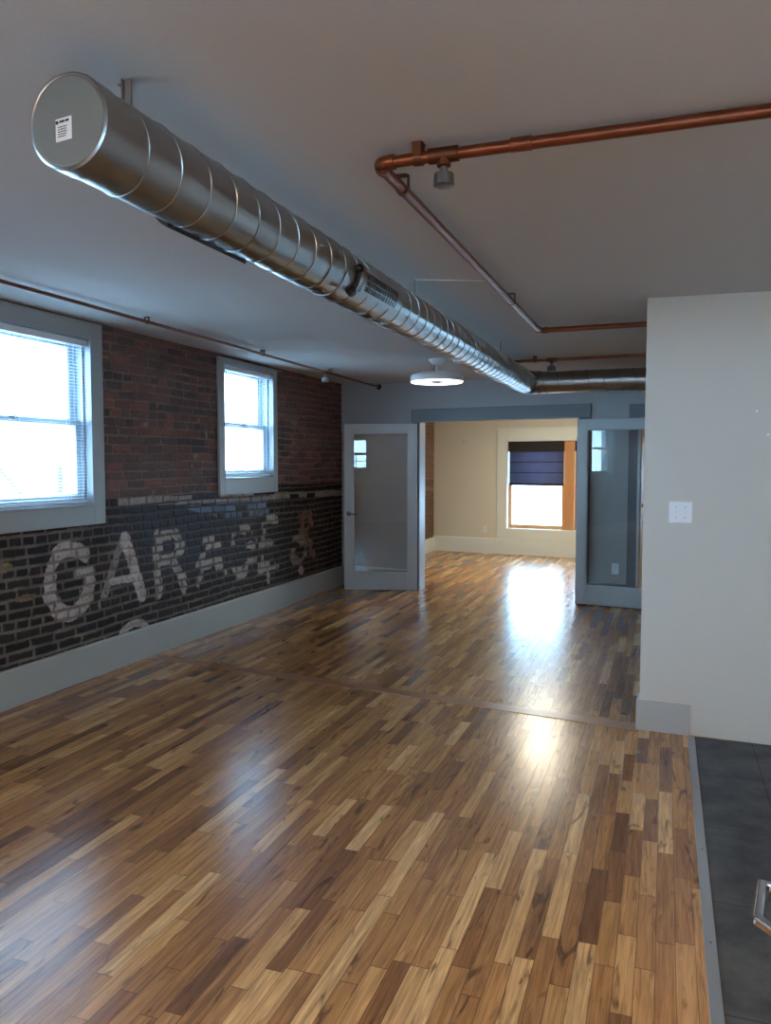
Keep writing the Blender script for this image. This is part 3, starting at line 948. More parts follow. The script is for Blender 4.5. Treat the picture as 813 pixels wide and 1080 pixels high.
# ------------------------------------------------------------------ glass doors
def glass_door(name, label, loc, rotz, handle_left):
    W, H, T = 0.876, 2.005, 0.042
    t = thing(name, label, 'door', loc, rotz, kind='structure')
    z0 = 0.009
    fr = link('door_frame', boxes(*frame_boxes(0, W, z0, H, 0.108, 0, T, 0.205, 0.112)), M['door_light'], t, bevel=0.003)
    link('glazing_bead', boxes(*frame_boxes(0.104, W - 0.104, z0 + 0.2, H - 0.108, 0.014, 0.008, T - 0.008)), M['door_light'], t, bevel=0.004)
    link('glass_pane', boxes((0.112, W - 0.112, T / 2 - 0.003, T / 2 + 0.003, z0 + 0.208, H - 0.116)), M['door_glass'], t)
    hx = 0.058 if handle_left else W - 0.058
    sgn = 1 if handle_left else -1
    bm = bmesh.new()
    add_lathe(bm, (hx, 0, 0.93), (0, -1, 0), [(0, 0.03), (0.006, 0.03), (0.009, 0.026)], 24)
    rose = link('handle_rose', bm, M['steel_knob'], t, smooth=True)
    bm = bmesh.new()
    add_path(bm, [(hx, -0.006, 0.93), (hx, -0.04, 0.93), (hx + sgn * 0.004, -0.049, 0.93), (hx + sgn * 0.014, -0.053, 0.93), (hx + sgn * 0.06, -0.053, 0.928), (hx + sgn * 0.115, -0.050, 0.926)],
             [0.010, 0.010, 0.010, 0.0095, 0.009, 0.008], 14)
    link('lever', bm, M['steel_knob'], rose, smooth=True)
    ex = W if handle_left else 0
    for hz in (0.22, 1.0, 1.78):
        bm = bmesh.new()
        add_lathe(bm, (ex + sgn * 0.006, T - 0.002, hz - 0.045), (0, 0, 1), [(0, 0.005), (0.003, 0.007), (0.087, 0.007), (0.09, 0.005)], 12)
        link('hinge', bm, M['steel_knob'], t, smooth=True)
    return t


DL = (-3.648, 8.885, 0)
glass_door('door_1', 'left light grey full-glass door swung open towards the brick wall', DL, math.radians(14.0), True)
glass_door('door_2', 'right grey full-glass door swung open beside the partition wall', (-0.905, 8.80, 0), math.radians(-9.0), False)

# wooden door standing open in the narrow doorway
u0 = 3.628
c, s = math.cos(DIV_ROT), math.sin(DIV_ROT)
wdoor = thing('door_3', 'orange varnished wooden door ajar behind the right glass door', 'door',
              (DIV_P[0] + c * u0 - s * 0.17, DIV_P[1] + s * u0 + c * 0.17, 0), math.radians(74), kind='structure')
link('door_slab', boxes(*frame_boxes(0, 0.82, 0.01, 1.99, 0.11, 0, 0.04, 0.22, 0.12), (0.11, 0.71, 0.0, 0.04, 0.95, 1.07)), M['orange_wood'], wdoor, bevel=0.004)
link('panel', boxes((0.1, 0.72, 0.012, 0.028, 0.22, 0.96), (0.1, 0.72, 0.012, 0.028, 1.06, 1.88)), M['orange_wood'], wdoor)
bm = bmesh.new()
add_lathe(bm, (0.055, 0, 1.08), (0, -1, 0), [(0, 0.022), (0.008, 0.02), (0.012, 0.01), (0.03, 0.01), (0.04, 0.022), (0.055, 0.026), (0.066, 0.018), (0.07, 0.004)], 20)
link('knob', bm, M['brass'], wdoor, smooth=True)

# ------------------------------------------------------------------ spiral duct
DZ, DR = 2.288, 0.105
P0 = Vector((-1.279, 1.50, DZ))
P1 = Vector((-1.256, 7.46, DZ))
duct = thing('spiral_duct', 'long shiny galvanised spiral duct hung under the ceiling, turning right at its far end', 'air duct', P0)
ax = (P1 - P0).normalized()
bm = bmesh.new()
add_path(bm, [P0, P0.lerp(P1, .25), P0.lerp(P1, .5), P0.lerp(P1, .75), P1], DR, 64)
link('duct_run', bm, M['galv'], duct, smooth=True, shift=P0)
ux = Vector((ax.y, -ax.x, 0)).normalized()
uz = Vector((0, 0, 1))


def around(p, ang, r):
    return Vector(p) + r * (math.cos(ang) * ux + math.sin(ang) * uz)


def helix(y_from, y_to, pitch, phase, r):
    pts = []
    n = int((y_to - y_from) / pitch * 40)
    for i in range(n + 1):
        yy = y_from + (y_to - y_from) * i / n
        pts.append(around(P0 + ax * yy, -2 * PI * yy / pitch + phase, r))
    return pts


bm = bmesh.new()
add_path(bm, helix(0.02, (P1 - P0).length, 0.136, 0.5, DR + 0.0006), 0.0026, 6)
link('spiral_seam', bm, M['galv'], duct, smooth=True, shift=P0)
bm = bmesh.new()
add_lathe(bm, P0 - ax * 0.006, ax, [(0.0, DR - 0.006), (-0.001, DR - 0.003), (0.002, DR + 0.0025), (0.06, DR + 0.0025), (0.061, DR)], 64)
link('cap_collar', bm, M['galv'], duct, smooth=True, shift=P0)
bm = bmesh.new()
add_lathe(bm, P0 - ax * 0.0085, ax, [(0, DR - 0.009), (0.0015, DR - 0.005), (0.004, DR - 0.004)], 64)
cap = link('end_cap', bm, M['cap'], duct, shift=P0)
lab_c = P0 - ax * 0.0095
bm = bmesh.new()
for (x0, x1, z0, z1) in ((-0.031, 0.013, -0.044, 0.006),):
    vs = [bm.verts.new(lab_c + ux * q[0] + uz * q[1]) for q in ((x0, z0), (x1, z0 + 0.004), (x1, z1 + 0.004), (x0, z1))]
    vb = [bm.verts.new(v.co + ax * 0.0008) for v in vs]
    bm.faces.new(vs)
    bm.faces.new(vb)
    bridge(bm, vs, vb)
lb = link('label_sticker', bm, M['label'], cap, shift=P0)
bm = bmesh.new()
def mark(x0, x1, z0, z1):
    k = 0.004 / 0.044
    vs = [bm.verts.new(lab_c - ax * 0.0006 + ux * q[0] + uz * (q[1] + (q[0] + 0.031) * k)) for q in ((x0, z0), (x1, z0), (x1, z1), (x0, z1))]
    vb = [bm.verts.new(v.co + ax * 0.0007) for v in vs]
    bm.faces.new(vs)
    bm.faces.new(vb)
    bridge(bm, vs, vb)
add_lathe(bm, lab_c - ax * 0.0006 + ux * -0.0265 + uz * -0.0015, ax, [(0, 0.0042), (0.0007, 0.0042)], 14)
mark(-0.020, -0.006, -0.004, 0.001)
mark(-0.004, 0.006, -0.004, 0.001)
r = random.Random(3)
for i in range(5):
    x = -0.024
    while x < -0.002:
        wd_ = r.uniform(0.002, 0.006)
        mark(x, min(x + wd_, 0.0), -0.014 - i * 0.0052, -0.0118 - i * 0.0052)
        x += wd_ + 0.0016
link('label_print', bm, M['ink'], lb, shift=P0)

# elbow, branch
bm = bmesh.new()
rad = 0.125
cen = P1 + Vector((rad, 0, 0))
pts = []
for i in range(6):
    t = PI / 2 * i / 5
    pts.append(cen + Vector((-rad * math.cos(t), rad * math.sin(t), 0)))
E1 = pts[-1].copy()
add_path(bm, [P1 - ax * 0.001] + pts[1:], DR - 0.002, 48, cap=False)
link('elbow', bm, M['galv'], duct, shift=P0)
bm = bmesh.new()
for i in range(6):
    t = PI / 2 * i / 5
    dd = Vector((math.sin(t), math.cos(t), 0))
    wdt = 0.018 if i in (0, 5) else 0.005
    add_lathe(bm, pts[i] - dd * wdt / 2, dd, [(0, DR - 0.002), (0.001, DR + 0.004), (wdt - 0.001, DR + 0.004), (wdt, DR - 0.002)], 48, cap=False)
link('elbow_seam', bm, M['galv_dull'], duct, smooth=True, shift=P0)
E2 = Vector((RIGHT - 0.01, E1.y - 0.03, DZ))
bx_ = (E2 - E1).normalized()
bm = bmesh.new()
add_path(bm, [E1, E1.lerp(E2, .5), E2], DR - 0.003, 64)
link('branch_run', bm, M['galv'], duct, smooth=True, shift=P0)
bm = bmesh.new()
L = (E2 - E1).length
pp = []
n = int(L / 0.136 * 40)
uy = Vector((-bx_.y, bx_.x, 0))
for i in range(n + 1):
    q = L * i / n
    a_ = 2 * PI * q / 0.136 + 1
    pp.append(E1 + bx_ * q + (DR - 0.002) * (math.cos(a_) * uy + math.sin(a_) * uz))
add_path(bm, pp, 0.0034, 6)
link('spiral_seam', bm, M['galv_dull'], duct, smooth=True, shift=P0)


def register(y0, y1, a_mid, a_half, name, frame_mat, dark_from, dark_to):
    """curved grille saddle on the duct between two stations and two angles (degrees)"""
    q = P0.y
    A0, A1 = math.radians(a_mid - a_half), math.radians(a_mid + a_half)

    def patch(bm, s0, s1, b0, b1, r0, r1, n=10):
        rows = []
        for i in range(n + 1):
            a_ = b0 + (b1 - b0) * i / n
            rows.append([bm.verts.new(around(P0 + ax * (s - q), a_, rr)) for s, rr in ((s0, r0), (s1, r0), (s1, r1), (s0, r1))])
        for r_a, r_b in zip(rows[:-1], rows[1:]):
            bridge(bm, r_a, r_b)
        bm.faces.new(rows[0])
        bm.faces.new(list(reversed(rows[-1])))
    bm = bmesh.new()
    e, ea = 0.022, math.radians(7)
    for (s0, s1, b0, b1) in ((y0, y0 + e, A0, A1), (y1 - e, y1, A0, A1), (y0 + e, y1 - e, A0, A0 + ea), (y0 + e, y1 - e, A1 - ea, A1)):
        patch(bm, s0, s1, b0, b1, DR - 0.001, DR + 0.012)
    reg = link(name, bm, frame_mat, duct, shift=P0)
    bm = bmesh.new()
    patch(bm, y0 + e, y1 - e, A0 + ea, A1 - ea, DR - 0.0005, DR + 0.0015)
    link('register_opening', bm, M['black'], reg, shift=P0)
    bm = bmesh.new()
    nv = 13
    for i in range(nv):
        wv = 0.0018 if i < nv * 0.55 else 0.0055
        s = y0 + e + (y1 - y0 - 2 * e) * (i + 0.5) / nv
        patch(bm, s - wv, s + wv, A0 + ea, A1 - ea, DR + 0.001, DR + 0.010, 6)
    for k in (0.33, 0.66):
        a_ = A0 + ea + (A1 - A0 - 2 * ea) * k
        patch(bm, y0 + e, y1 - e, a_ - 0.02, a_ + 0.02, DR + 0.001, DR + 0.008, 1)
    link('louvers', bm, M['galv'] if name == 'register' and y0 > 3 else M['black'], reg, shift=P0)
    return reg


register(3.05, 3.48, -14, 25, 'register', M['galv'], 0, 0)
register(1.94, 2.38, 219, 24, 'register', M['black'], 0, 0)
# black damper lever with round ends beside the right register
bm = bmesh.new()
q = P0.y
arc = [around(P0 + ax * (2.995 - q), math.radians(a_), DR + 0.008) for a_ in range(-46, 5, 4)]
add_path(bm, arc, 0.0075, 10)
for a_, rr in ((-46, 0.019), (4, 0.016)):
    cpt = around(P0 + ax * (2.995 - q), math.radians(a_), DR - 0.002)
    add_lathe(bm, cpt, around((0, 0, 0), math.radians(a_), 1), [(0, rr), (0.018, rr), (0.023, rr * 0.8)], 20)
link('damper_lever', bm, M['black'], duct, smooth=True, shift=P0)
# hangers
bm = bmesh.new()
hp = P0 + ax * 0.21
zt = zc(hp.x)
add_box(bm, hp.x - 0.012, hp.x + 0.010, hp.y - 0.003, hp.y + 0.003, DZ + DR - 0.006, zt)
add_box(bm, hp.x - 0.012, hp.x - 0.009, hp.y - 0.012, hp.y + 0.012, DZ + DR - 0.006, zt)
add_box(bm, hp.x - 0.026, hp.x - 0.009, hp.y - 0.006, hp.y + 0.006, zt - 0.012, zt - 0.008)
link('hanger_strap', bm, M['galv_dull'], duct, shift=P0)
for yy in (3.98, 6.2):
    bm = bmesh.new()
    hp = P0 + ax * (yy - q)
    add_path(bm, [(hp.x + 0.03, hp.y, DZ + DR - 0.01), (hp.x + 0.03, hp.y, zc(hp.x) + 0.002)], 0.004, 8)
    link('hanger_rod', bm, M['galv_dull'], duct, shift=P0)
bm = bmesh.new()
hp = P0 + ax * (3.98 - q)
add_path(bm, [(hp.x + 0.03 + i * 0.06, hp.y + 0.02 * i, zc(hp.x + i * .06) - 0.004) for i in range(0, 8)], 0.0035, 6)
tag(link('ceiling_wire', bm, M['ceiling']), 'thin pale wire run on the ceiling right of the duct hanger', 'wire')


# ------------------------------------------------------------------ copper sprinkler pipes
def bent(points, r_bend, n=8):
    """polyline with rounded right-angle corners"""
    P = [Vector(p) for p in points]
    out = [P[0]]
    for a_, b_, c_ in zip(P[:-2], P[1:-1], P[2:]):
        d0, d1 = (a_ - b_).normalized(), (c_ - b_).normalized()
        s, e = b_ + d0 * r_bend, b_ + d1 * r_bend
        for i in range(n + 1):
            t = i / n
            out.append((1 - t) ** 2 * s + 2 * t * (1 - t) * b_ + t * t * e)
    out.append(P[-1])
    return out


def elbow_fit(bm, p, d0, d1, r):
    p, d0, d1 = Vector(p), Vector(d0).normalized(), Vector(d1).normalized()
    add_path(bm, bent([p + d0 * 0.05, p, p + d1 * 0.05], 0.03), r, 16)
    for d_ in (d0, d1):
        add_lathe(bm, p + d_ * 0.036, d_, [(0, r), (0.001, r + 0.0025), (0.017, r + 0.0025), (0.018, r)], 16)


def sprinkler_head(parent, p, shift, s=1.0, cup='grey_metal'):
    p = Vector(p)
    bm = bmesh.new()
    add_lathe(bm, p, (0, 0, -1), [(0, 0.011 * s), (0.016 * s, 0.011 * s), (0.017 * s, 0.015 * s), (0.024 * s, 0.015 * s)], 16)
    h = link('sprinkler_head', bm, M['grey_metal'], parent, shift=shift)
    bm = bmesh.new()
    add_lathe(bm, p - Vector((0, 0, 0.024 * s)), (0, 0, -1), [(0, 0.012 * s), (0.002, 0.030 * s), (0.036 * s, 0.033 * s), (0.038 * s, 0.030 * s), (0.038 * s, 0.004)], 24)
    link('guard_cup', bm, M[cup], h, smooth=True, shift=shift)


def tee(parent, p, d, r, shift):
    bm = bmesh.new()
    d = Vector(d).normalized()
    p = Vector(p)
    add_lathe(bm, p - d * 0.045, d, [(0, r + 0.002), (0.001, r + 0.004), (0.089, r + 0.004), (0.09, r + 0.002)], 20)
    add_lathe(bm, p, (0, 0, -1), [(0, r + 0.002), (r + 0.014, r + 0.002), (r + 0.016, r - 0.001)], 16)
    link('tee', bm, M['copper_dark'], parent, smooth=True, shift=shift)


def strap_hanger(parent, p, across, r, shift, wide=0.02, solid=False, material='copper_dark'):
    """a band round the pipe carried up to the ceiling; across = unit vector square to the pipe"""
    p, ac = Vector(p), Vector(across).normalized()
    al = Vector((-ac.y, ac.x, 0))
    top_ = zc(p.x)
    bm = bmesh.new()
    prof = [p + ac * r + Vector((0, 0, top_ - p.z))]
    for i in range(11):
        a_ = -PI * i / 10
        prof.append(p + ac * (r * math.cos(a_)) + Vector((0, 0, r * math.sin(a_))))
    prof.append(p - ac * r + Vector((0, 0, top_ - p.z)))
    prev = None
    for i, v in enumerate(prof):
        o = (v - p)
        o.z = min(o.z, 0)
        o = o.normalized() if o.length > 1e-6 else ac
        cur = [bm.verts.new(v + al * s_ + o * t_) for s_, t_ in ((-wide / 2, 0), (wide / 2, 0), (wide / 2, 0.003), (-wide / 2, 0.003))]
        if prev:
            bridge(bm, prev, cur)
        else:
            bm.faces.new(cur)
        prev = cur
    bm.faces.new(list(reversed(prev)))
    if solid:
        for sg in (-1, 1):
            c_ = p + al * (sg * wide / 2)
        bmesh.ops.create_cube(bm, size=1, matrix=Matrix.Translation((p.x, p.y, (p.z + r + top_) / 2)) @ Matrix.Diagonal((2 * r * abs(ac.x) + wide * abs(al.x) * .6, 2 * r * abs(ac.y) + wide * abs(al.y) * .6, top_ - p.z - r, 1)))
    bmesh.ops.create_cube(bm, size=1, matrix=Matrix.Translation((p.x, p.y, top_ - 0.001)) @ Matrix.Diagonal((0.034, 0.034, 0.004, 1)))
    link('pipe_hanger', bm, M[material], parent, shift=shift)


PR = 0.0174
zA = 2.418
A0_, A1_, A2_, A3_ = (RIGHT, 2.273, zA), (-0.830, 2.296, zA), (-0.819, 5.454, zA), (RIGHT, 5.32, zA)
pa = thing('sprinkler_pipe', 'copper ceiling pipe bending in a U from the top right corner to the partition wall', 'pipe', A1_)
bm = bmesh.new()
add_path(bm, bent([A0_, A1_, A2_, A3_], 0.035), PR, 20)
link('pipe_run', bm, M['copper'], pa, smooth=True, shift=A1_)
for p, d0, d1 in ((A1_, (1, 0, 0), (0, 1, 0)), (A2_, (0, -1, 0), (1, -0.045, 0))):
    bm = bmesh.new()
    elbow_fit(bm, p, d0, d1, PR + 0.0025)
    link('elbow_fitting', bm, M['copper'], pa, smooth=True, shift=A1_)
tee(pa, (-0.626, 2.294, zA), (1, 0, 0), PR + 0.001, A1_)
sprinkler_head(pa, (-0.626, 2.294, zA - PR - 0.012), A1_, 0.95)
strap_hanger(pa, (-0.703, 2.295, zA), (0, 1, 0), PR + 0.001, A1_, 0.026, True)
strap_hanger(pa, (-0.829, 2.53, zA), (1, 0, 0), PR + 0.001, A1_, 0.018)
strap_hanger(pa, (-0.8225, 4.44, zA), (1, 0, 0), PR + 0.001, A1_, 0.02)
for xx in (-0.40, 1.2):
    bm = bmesh.new()
    add_lathe(bm, (xx, 2.29, zA), (1, 0, 0), [(-0.03, PR), (-0.029, PR + 0.003), (0.029, PR + 0.003), (0.03, PR)], 20)
    link('coupling', bm, M['copper'], pa, smooth=True, shift=A1_)

zB = 2.43
PB = 0.0125
B0, B1 = (-1.34, 7.10, zB), (RIGHT, 6.92, zB)
pb = thing('sprinkler_pipe', 'short dark copper pipe crossing above the duct near its bend', 'pipe', B0)
bm = bmesh.new()
add_path(bm, [B0, B1], PB, 16)
link('pipe_run', bm, M['copper'], pb, smooth=True, shift=B0)
yB = lambda x: B0[1] + (B1[1] - B0[1]) * (x - B0[0]) / (B1[0] - B0[0])
tee(pb, (-0.955, yB(-0.955), zB), (1, -0.05, 0), PB + 0.001, B0)
sprinkler_head(pb, (-0.955, yB(-0.955), zB - PB - 0.014), B0, 1.15)
strap_hanger(pb, (-1.10, yB(-1.10), zB), (0, 1, 0), PB + 0.001, B0, 0.03, True)

zC = 2.468
C0, C1 = (-3.335, BACK + 0.01, zC + .035), (-3.335, 9.27, zC)
C0 = (-3.335, BACK + 0.01, 2.49)
pc = thing('sprinkler_pipe', 'long thin copper pipe under the ceiling beside the brick wall', 'pipe', C1)
bm = bmesh.new()
PC = 0.0115
add_path(bm, [C0, (-3.335, 4, 2.488), (-3.335, 7, 2.478), C1], PC, 16)
link('pipe_run', bm, M['copper'], pc, smooth=True, shift=C1)
bm = bmesh.new()
add_lathe(bm, (-3.335, 9.25, zC), (0, -1, 0), [(0, 0.034), (0.006, 0.030), (0.016, 0.018), (0.03, 0.0155)], 24)
link('escutcheon', bm, M['black'], pc, smooth=True, shift=C1)
tee(pc, (-3.335, 7.62, zC + .005), (0, 1, 0), PC + 0.001, C1)
sprinkler_head(pc, (-3.335, 7.62, zC - PC - 0.008), C1, 1.25, 'alu')
for yy, zz in ((1.9, 2.489), (4.62, 2.4865), (6.27, 2.4805), (7.75, 2.475)):
    strap_hanger(pc, (-3.335, yy, zz), (1, 0, 0), PC + 0.001, C1, 0.014)

# ------------------------------------------------------------------ ceiling fan light
fx, fy = -2.0, 7.12
fz = zc(fx)
fan = thing('ceiling_fan_light', 'small white round ceiling fan with a lit ring beside the duct', 'ceiling fan', (fx, fy, fz))
bm = bmesh.new()
add_lathe(bm, (0, 0, 0), (0, 0, -1), [(0, 0.075), (0.02, 0.072), (0.05, 0.05), (0.058, 0.02)], 32)
link('canopy', bm, M['white_plastic'], fan, smooth=True)
bm = bmesh.new()
add_lathe(bm, (0, 0, -0.05), (0, 0, -1), [(0, 0.016), (0.085, 0.016)], 16)
link('down_rod', bm, M['white_plastic'], fan, smooth=True)
bm = bmesh.new()
add_lathe(bm, (0, 0, -0.118), (0, 0, -1), [(0, 0.07), (0.01, 0.16), (0.022, 0.212), (0.034, 0.238), (0.04, 0.245), (0.088, 0.245), (0.092, 0.240), (0.092, 0.228), (0.05, 0.224), (0.04, 0.20), (0.02, 0.06)], 48)
link('drum_housing', bm, M['white_plastic'], fan, smooth=True)
bm = bmesh.new()
add_lathe(bm, (0, 0, -0.2095), (0, 0, -1), [(0, 0.228), (0.003, 0.238), (0.008, 0.236), (0.009, 0.226), (0.006, 0.219), (0, 0.218)], 48, cap=False)
link('light_ring', bm, M['led'], fan, smooth=True)
bm = bmesh.new()
add_lathe(bm, (0, 0, -0.148), (0, 0, -1), [(0, 0.05), (0.05, 0.05), (0.068, 0.045), (0.078, 0.02), (0.08, 0.002)], 24)
link('motor_hub', bm, M['white_plastic'], fan, smooth=True)
for k in range(5):
    bm = bmesh.new()
    a_ = 2 * PI * k / 5
    vs = []
    for (rr, off, dz_) in ((0.045, -0.018, 0.006), (0.12, -0.04, 0.012), (0.195, -0.03, 0.010), (0.195, 0.03, -0.008), (0.12, 0.035, -0.010), (0.045, 0.018, -0.006)):
        vs.append(Vector((rr * math.cos(a_) - off * math.sin(a_), rr * math.sin(a_) + off * math.cos(a_), -0.183 + dz_)))
    t_ = [bm.verts.new(v) for v in vs]
    b_ = [bm.verts.new(v - Vector((0, 0, 0.003))) for v in vs]
    bm.faces.new(t_)
    bm.faces.new(b_)
    bridge(bm, t_, b_)
    link('blade', bm, M['white_plastic'], fan)

# unseen flush lights added as fill: two over the kitchen side behind the viewer, one in the far room
M['fill_lamp'] = mat('warm_fill_diffuser', (255, 240, 220), 0.5, emit=(255, 217, 176), emit_strength=FILL_STRENGTH)
M['fill_lamp_neutral'] = mat('neutral_fill_diffuser', (250, 246, 238), 0.5, emit=(255, 240, 212), emit_strength=FILL_STRENGTH * 0.5)


def added_fill_light(label, x, y, fill_lamp='fill_lamp', k=1.0):
    t = thing('fill_light', label, 'ceiling light', (x, y, zc(x)))
    bm = bmesh.new()
    add_lathe(bm, (0, 0, 0.003), (0, 0, -1), [(0, 0.17 * k), (0.03, 0.17 * k), (0.034, 0.165 * k), (0.034, 0.155 * k)], 40)
    link('base_ring', bm, M['steel_knob'], t, smooth=True)
    bm = bmesh.new()
    add_lathe(bm, (0, 0, -0.03), (0, 0, -1), [(0, 0.155 * k), (0.03, 0.15 * k), (0.055, 0.12 * k), (0.07, 0.07 * k), (0.075, 0.01)], 40)
    link('diffuser', bm, M[fill_lamp], t, smooth=True)


added_fill_light('added round fill light over the kitchen tile behind the viewer', 1.2, 0.6)
added_fill_light('added round fill light behind the viewer near the left windows', -1.9, -0.9)
added_fill_light('added round fill light, unseen, in the cream room beyond', -1.6, 11.2, 'fill_lamp_neutral', 1.7)

# ------------------------------------------------------------------ switch, outlets, small wall marks
def on_wall(P, rot, u, z):
    return (P[0] + math.cos(rot) * u, P[1] + math.sin(rot) * u, z)


sw = thing('light_switch', 'white double light switch plate on the off-white partition wall', 'light switch', on_wall(PART_P, PART_ROT, 0.199, 1.255), PART_ROT)
link('plate', boxes((-0.062, 0.062, -0.008, 0.0005, -0.06, 0.06)), M['white_plastic'], sw, bevel=0.004)
for x in (-0.024, 0.024):
    bm = boxes((x - 0.0055, x + 0.0055, -0.010, -0.007, -0.013, 0.013))
    y0 = -0.009
    v = [bm.verts.new(p) for p in ((x - 0.004, y0, -0.006), (x + 0.004, y0, -0.006), (x + 0.004, y0, 0.006), (x - 0.004, y0, 0.006),
                                   (x - 0.003, y0 - 0.012, -0.010 if x < 0 else 0.003), (x + 0.003, y0 - 0.012, -0.010 if x < 0 else 0.003),
                                   (x + 0.003, y0 - 0.012, -0.003 if x < 0 else 0.010), (x - 0.003, y0 - 0.012, -0.003 if x < 0 else 0.010))]
    for f in ((0, 1, 2, 3), (4, 7, 6, 5), (0, 4, 5, 1), (1, 5, 6, 2), (2, 6, 7, 3), (3, 7, 4, 0)):
        bm.faces.new([v[i] for i in f])
    tg = link('toggle', bm, M['white_plastic'], sw)
    for zz in (-0.030, 0.030):
        bm = bmesh.new()
        add_lathe(bm, (x, -0.0075, zz), (0, -1, 0), [(0, 0.0032), (0.0015, 0.0028)], 10)
        link('screw', bm, M['grey_metal'], sw)


def outlet(label, P, rot, u, z):
    t = thing('wall_outlet', label, 'electrical outlet', on_wall(P, rot, u, z), rot)
    link('plate', boxes((-0.036, 0.036, -0.006, 0.0005, -0.058, 0.058)), M['white_plastic'], t, bevel=0.003)
    for zz in (-0.02, 0.02):
        bm = bmesh.new()
        add_lathe(bm, (0, -0.005, zz), (0, -1, 0), [(0, 0.016), (0.0025, 0.0155)], 20)
        s_ = link('socket', bm, M['white_plastic'], t)
        link('slots', boxes((-0.0075, -0.0055, -0.0082, -0.007, zz - 0.002, zz + 0.006), (0.0055, 0.0075, -0.0082, -0.007, zz - 0.002, zz + 0.006),
                            (-0.002, 0.002, -0.0082, -0.007, zz - 0.010, zz - 0.006)), M['slot'], s_)


outlet('white outlet low on the cream end wall beside the window', FAR_P, FAR_ROT, 1.04, 0.405)
outlet('outlet on the grey wall seen through the right glass door', DIV_P, DIV_ROT, 3.405, 0.40)
for lbl, u, z in (('small white wall plug high on the partition wall, upper of two', 0.57, 1.805), ('small white wall plug near the right frame edge, lower of two', 0.628, 1.68)):
    bm = bmesh.new()
    add_lathe(bm, (0, 0.001, 0), (0, -1, 0), [(0, 0.0065), (0.003, 0.006), (0.005, 0.003)], 12)
    tag(link('wall_plug', bm, M['plaster_patch'], loc=on_wall(PART_P, PART_ROT, u, z), rotz=PART_ROT), lbl, 'wall plug', 'wall plugs on the partition wall')
bm = bmesh.new()
add_path(bm, [(0, 0.002, 0), (0, -0.03, 0.0), (0, -0.035, 0.006), (0, -0.035, 0.018)], 0.005, 8)
tag(link('wall_hook', bm, M['grey_metal'], loc=on_wall(FAR_P, FAR_ROT, 0.66, 1.92), rotz=FAR_ROT), 'small grey hook high on the cream end wall', 'hook')

# ------------------------------------------------------------------ kitchen cabinet just out of frame, its chrome pull in view
CR = math.radians(-9.0)
cab_p = Vector((0.166, 1.465, 0))
cabt = thing('base_cabinet', 'charcoal kitchen cabinet with a chrome bar pull at the right edge', 'cabinet', (cab_p.x + 0.062, cab_p.y + 0.01, 0), CR)
link('body', boxes((0.022, 0.6, -1.6, 0.10, 0.09, 0.86)), M['cab'], cabt, bevel=0.002)
link('toe_kick', boxes((0.08, 0.58, -1.58, 0.08, 0.0, 0.09)), M['black'], cabt)
dr = link('drawer', boxes((0.002, 0.022, -0.50, 0.05, 0.70, 0.85)), M['cab'], cabt, bevel=0.002)
bm = bmesh.new()
hpts = [((0.004, -0.012), (0.004, -0.027)), ((-0.062, -0.012), (-0.048, -0.027)), ((-0.062, -0.140), (-0.047, -0.133)), ((0.004, -0.205), (0.004, -0.187))]
prev = None
for (o_, i_) in hpts:
    cur = [bm.verts.new(p) for p in ((o_[0], o_[1], 0.792), (o_[0], o_[1], 0.808), (i_[0], i_[1], 0.808), (i_[0], i_[1], 0.792))]
    if prev:
        bridge(bm, prev, cur)
    else:
        bm.faces.new(cur)
    prev = cur
bm.faces.new(list(reversed(prev)))
link('handle', bm, M['chrome'], dr, bevel=0.004)
link('cabinet_door', boxes((0.002, 0.022, -0.50, 0.05, 0.10, 0.69)), M['cab'], cabt, bevel=0.002)
tag(link('countertop', boxes((0.0, 0.64, -1.6, 0.10, 0.86, 0.90)), M['counter'], loc=(cabt.location.x, cabt.location.y, 0), rotz=CR, bevel=0.004),
    'pale stone countertop on the cabinet out of frame', 'countertop')

# ------------------------------------------------------------------ outside
tag(link('ground_outside', boxes((-60, 60, -60, 80, -4.2, -4.0)), M['street']), 'pale street ground outside the windows', 'ground', kind='structure')
nb = thing('neighbor_building', 'pale low building across the street outside the brick wall windows', 'building', (-22, 14, -4))
link('wall', boxes((-4, 4, -12, 14, 0, 5.0)), M['stucco'], nb)
link('roof', boxes((-4.3, 4.3, -12.3, 14.3, 5.0, 5.3)), M['roof'], nb)
for k in range(7):
    f = link('window', boxes((3.98, 4.05, -10.5 + k * 3.4, -9.0 + k * 3.4, 2.6, 4.2)), M['sash'], nb)
    link('pane', boxes((4.04, 4.07, -10.4 + k * 3.4, -9.1 + k * 3.4, 2.7, 4.1)), M['pane'], f)


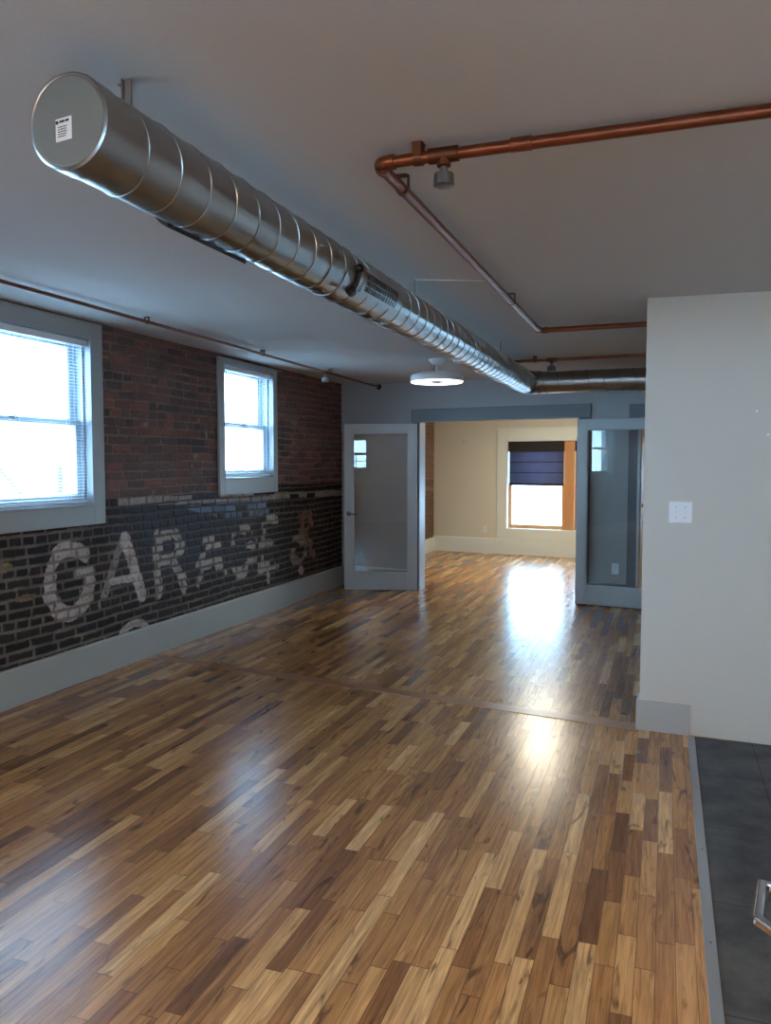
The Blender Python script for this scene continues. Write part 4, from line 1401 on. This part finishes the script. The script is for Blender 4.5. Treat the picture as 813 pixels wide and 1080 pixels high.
def tree(label, x, y, h, seed):
    t = thing('bare_tree', label, 'tree', (x, y, -4), group='bare trees outside the windows')
    r = random.Random(seed)
    bm = bmesh.new()
    add_path(bm, [(0, 0, 0), (0.03, 0.05, h * 0.35), (-0.02, 0.0, h * 0.6), (0.05, -0.1, h)], [0.2, 0.16, 0.13, 0.03], 12)
    link('trunk', bm, M['bark'], t, smooth=True)
    for k in range(9):
        a_ = r.uniform(0, 2 * PI)
        z0 = h * r.uniform(0.4, 0.85)
        ln = r.uniform(0.8, 1.9)
        bm = bmesh.new()
        add_path(bm, [(0, 0, z0), (math.cos(a_) * ln * 0.5, math.sin(a_) * ln * 0.5, z0 + ln * 0.4), (math.cos(a_) * ln, math.sin(a_) * ln, z0 + ln)], [0.06, 0.04, 0.012], 8)
        link('branch', bm, M['bark'], t, smooth=True)


def at_window(px_dir, dist):
    return px_dir * dist


tree('bare grey tree trunk seen low in the large left window', -8.6, 9.75, 5.5, 1)
tree('bare grey tree trunk seen in the narrow window', -8.4, 15.6, 5.7, 2)

# ------------------------------------------------------------------ light
w = bpy.data.worlds.new('overcast_sky')
SC.world = w
w.use_nodes = True
nt = w.node_tree
bg = nt.nodes['Background']
bg.inputs[0].default_value = (0.43, 0.715, 1.0, 1)
bg.inputs[1].default_value = 6.5

# ------------------------------------------------------------------ camera
cd = bpy.data.cameras.new('camera')
cam = bpy.data.objects.new('camera', cd)
COL.objects.link(cam)
cam.location = (0, 0, 1.52)
cam.rotation_euler = (math.radians(90 - 3.4064), 0, math.radians(19.3494))
cd.sensor_fit = 'VERTICAL'
cd.sensor_height = 24.0
cd.lens = 840.0 / 1080.0 * 24.0
cd.clip_start = 0.05
cd.clip_end = 300
SC.camera = cam

vs_ = SC.view_settings
vs_.view_transform = 'Standard'
vs_.look = 'None'
vs_.exposure = 2.3
vs_.gamma = 1.0
vs_.use_curve_mapping = False
SC.cycles.max_bounces = 14
SC.cycles.diffuse_bounces = 8
SC.cycles.glossy_bounces = 6
SC.cycles.transparent_max_bounces = 16
SC.cycles.sample_clamp_indirect = 8.0
SC.cycles.use_denoising = True
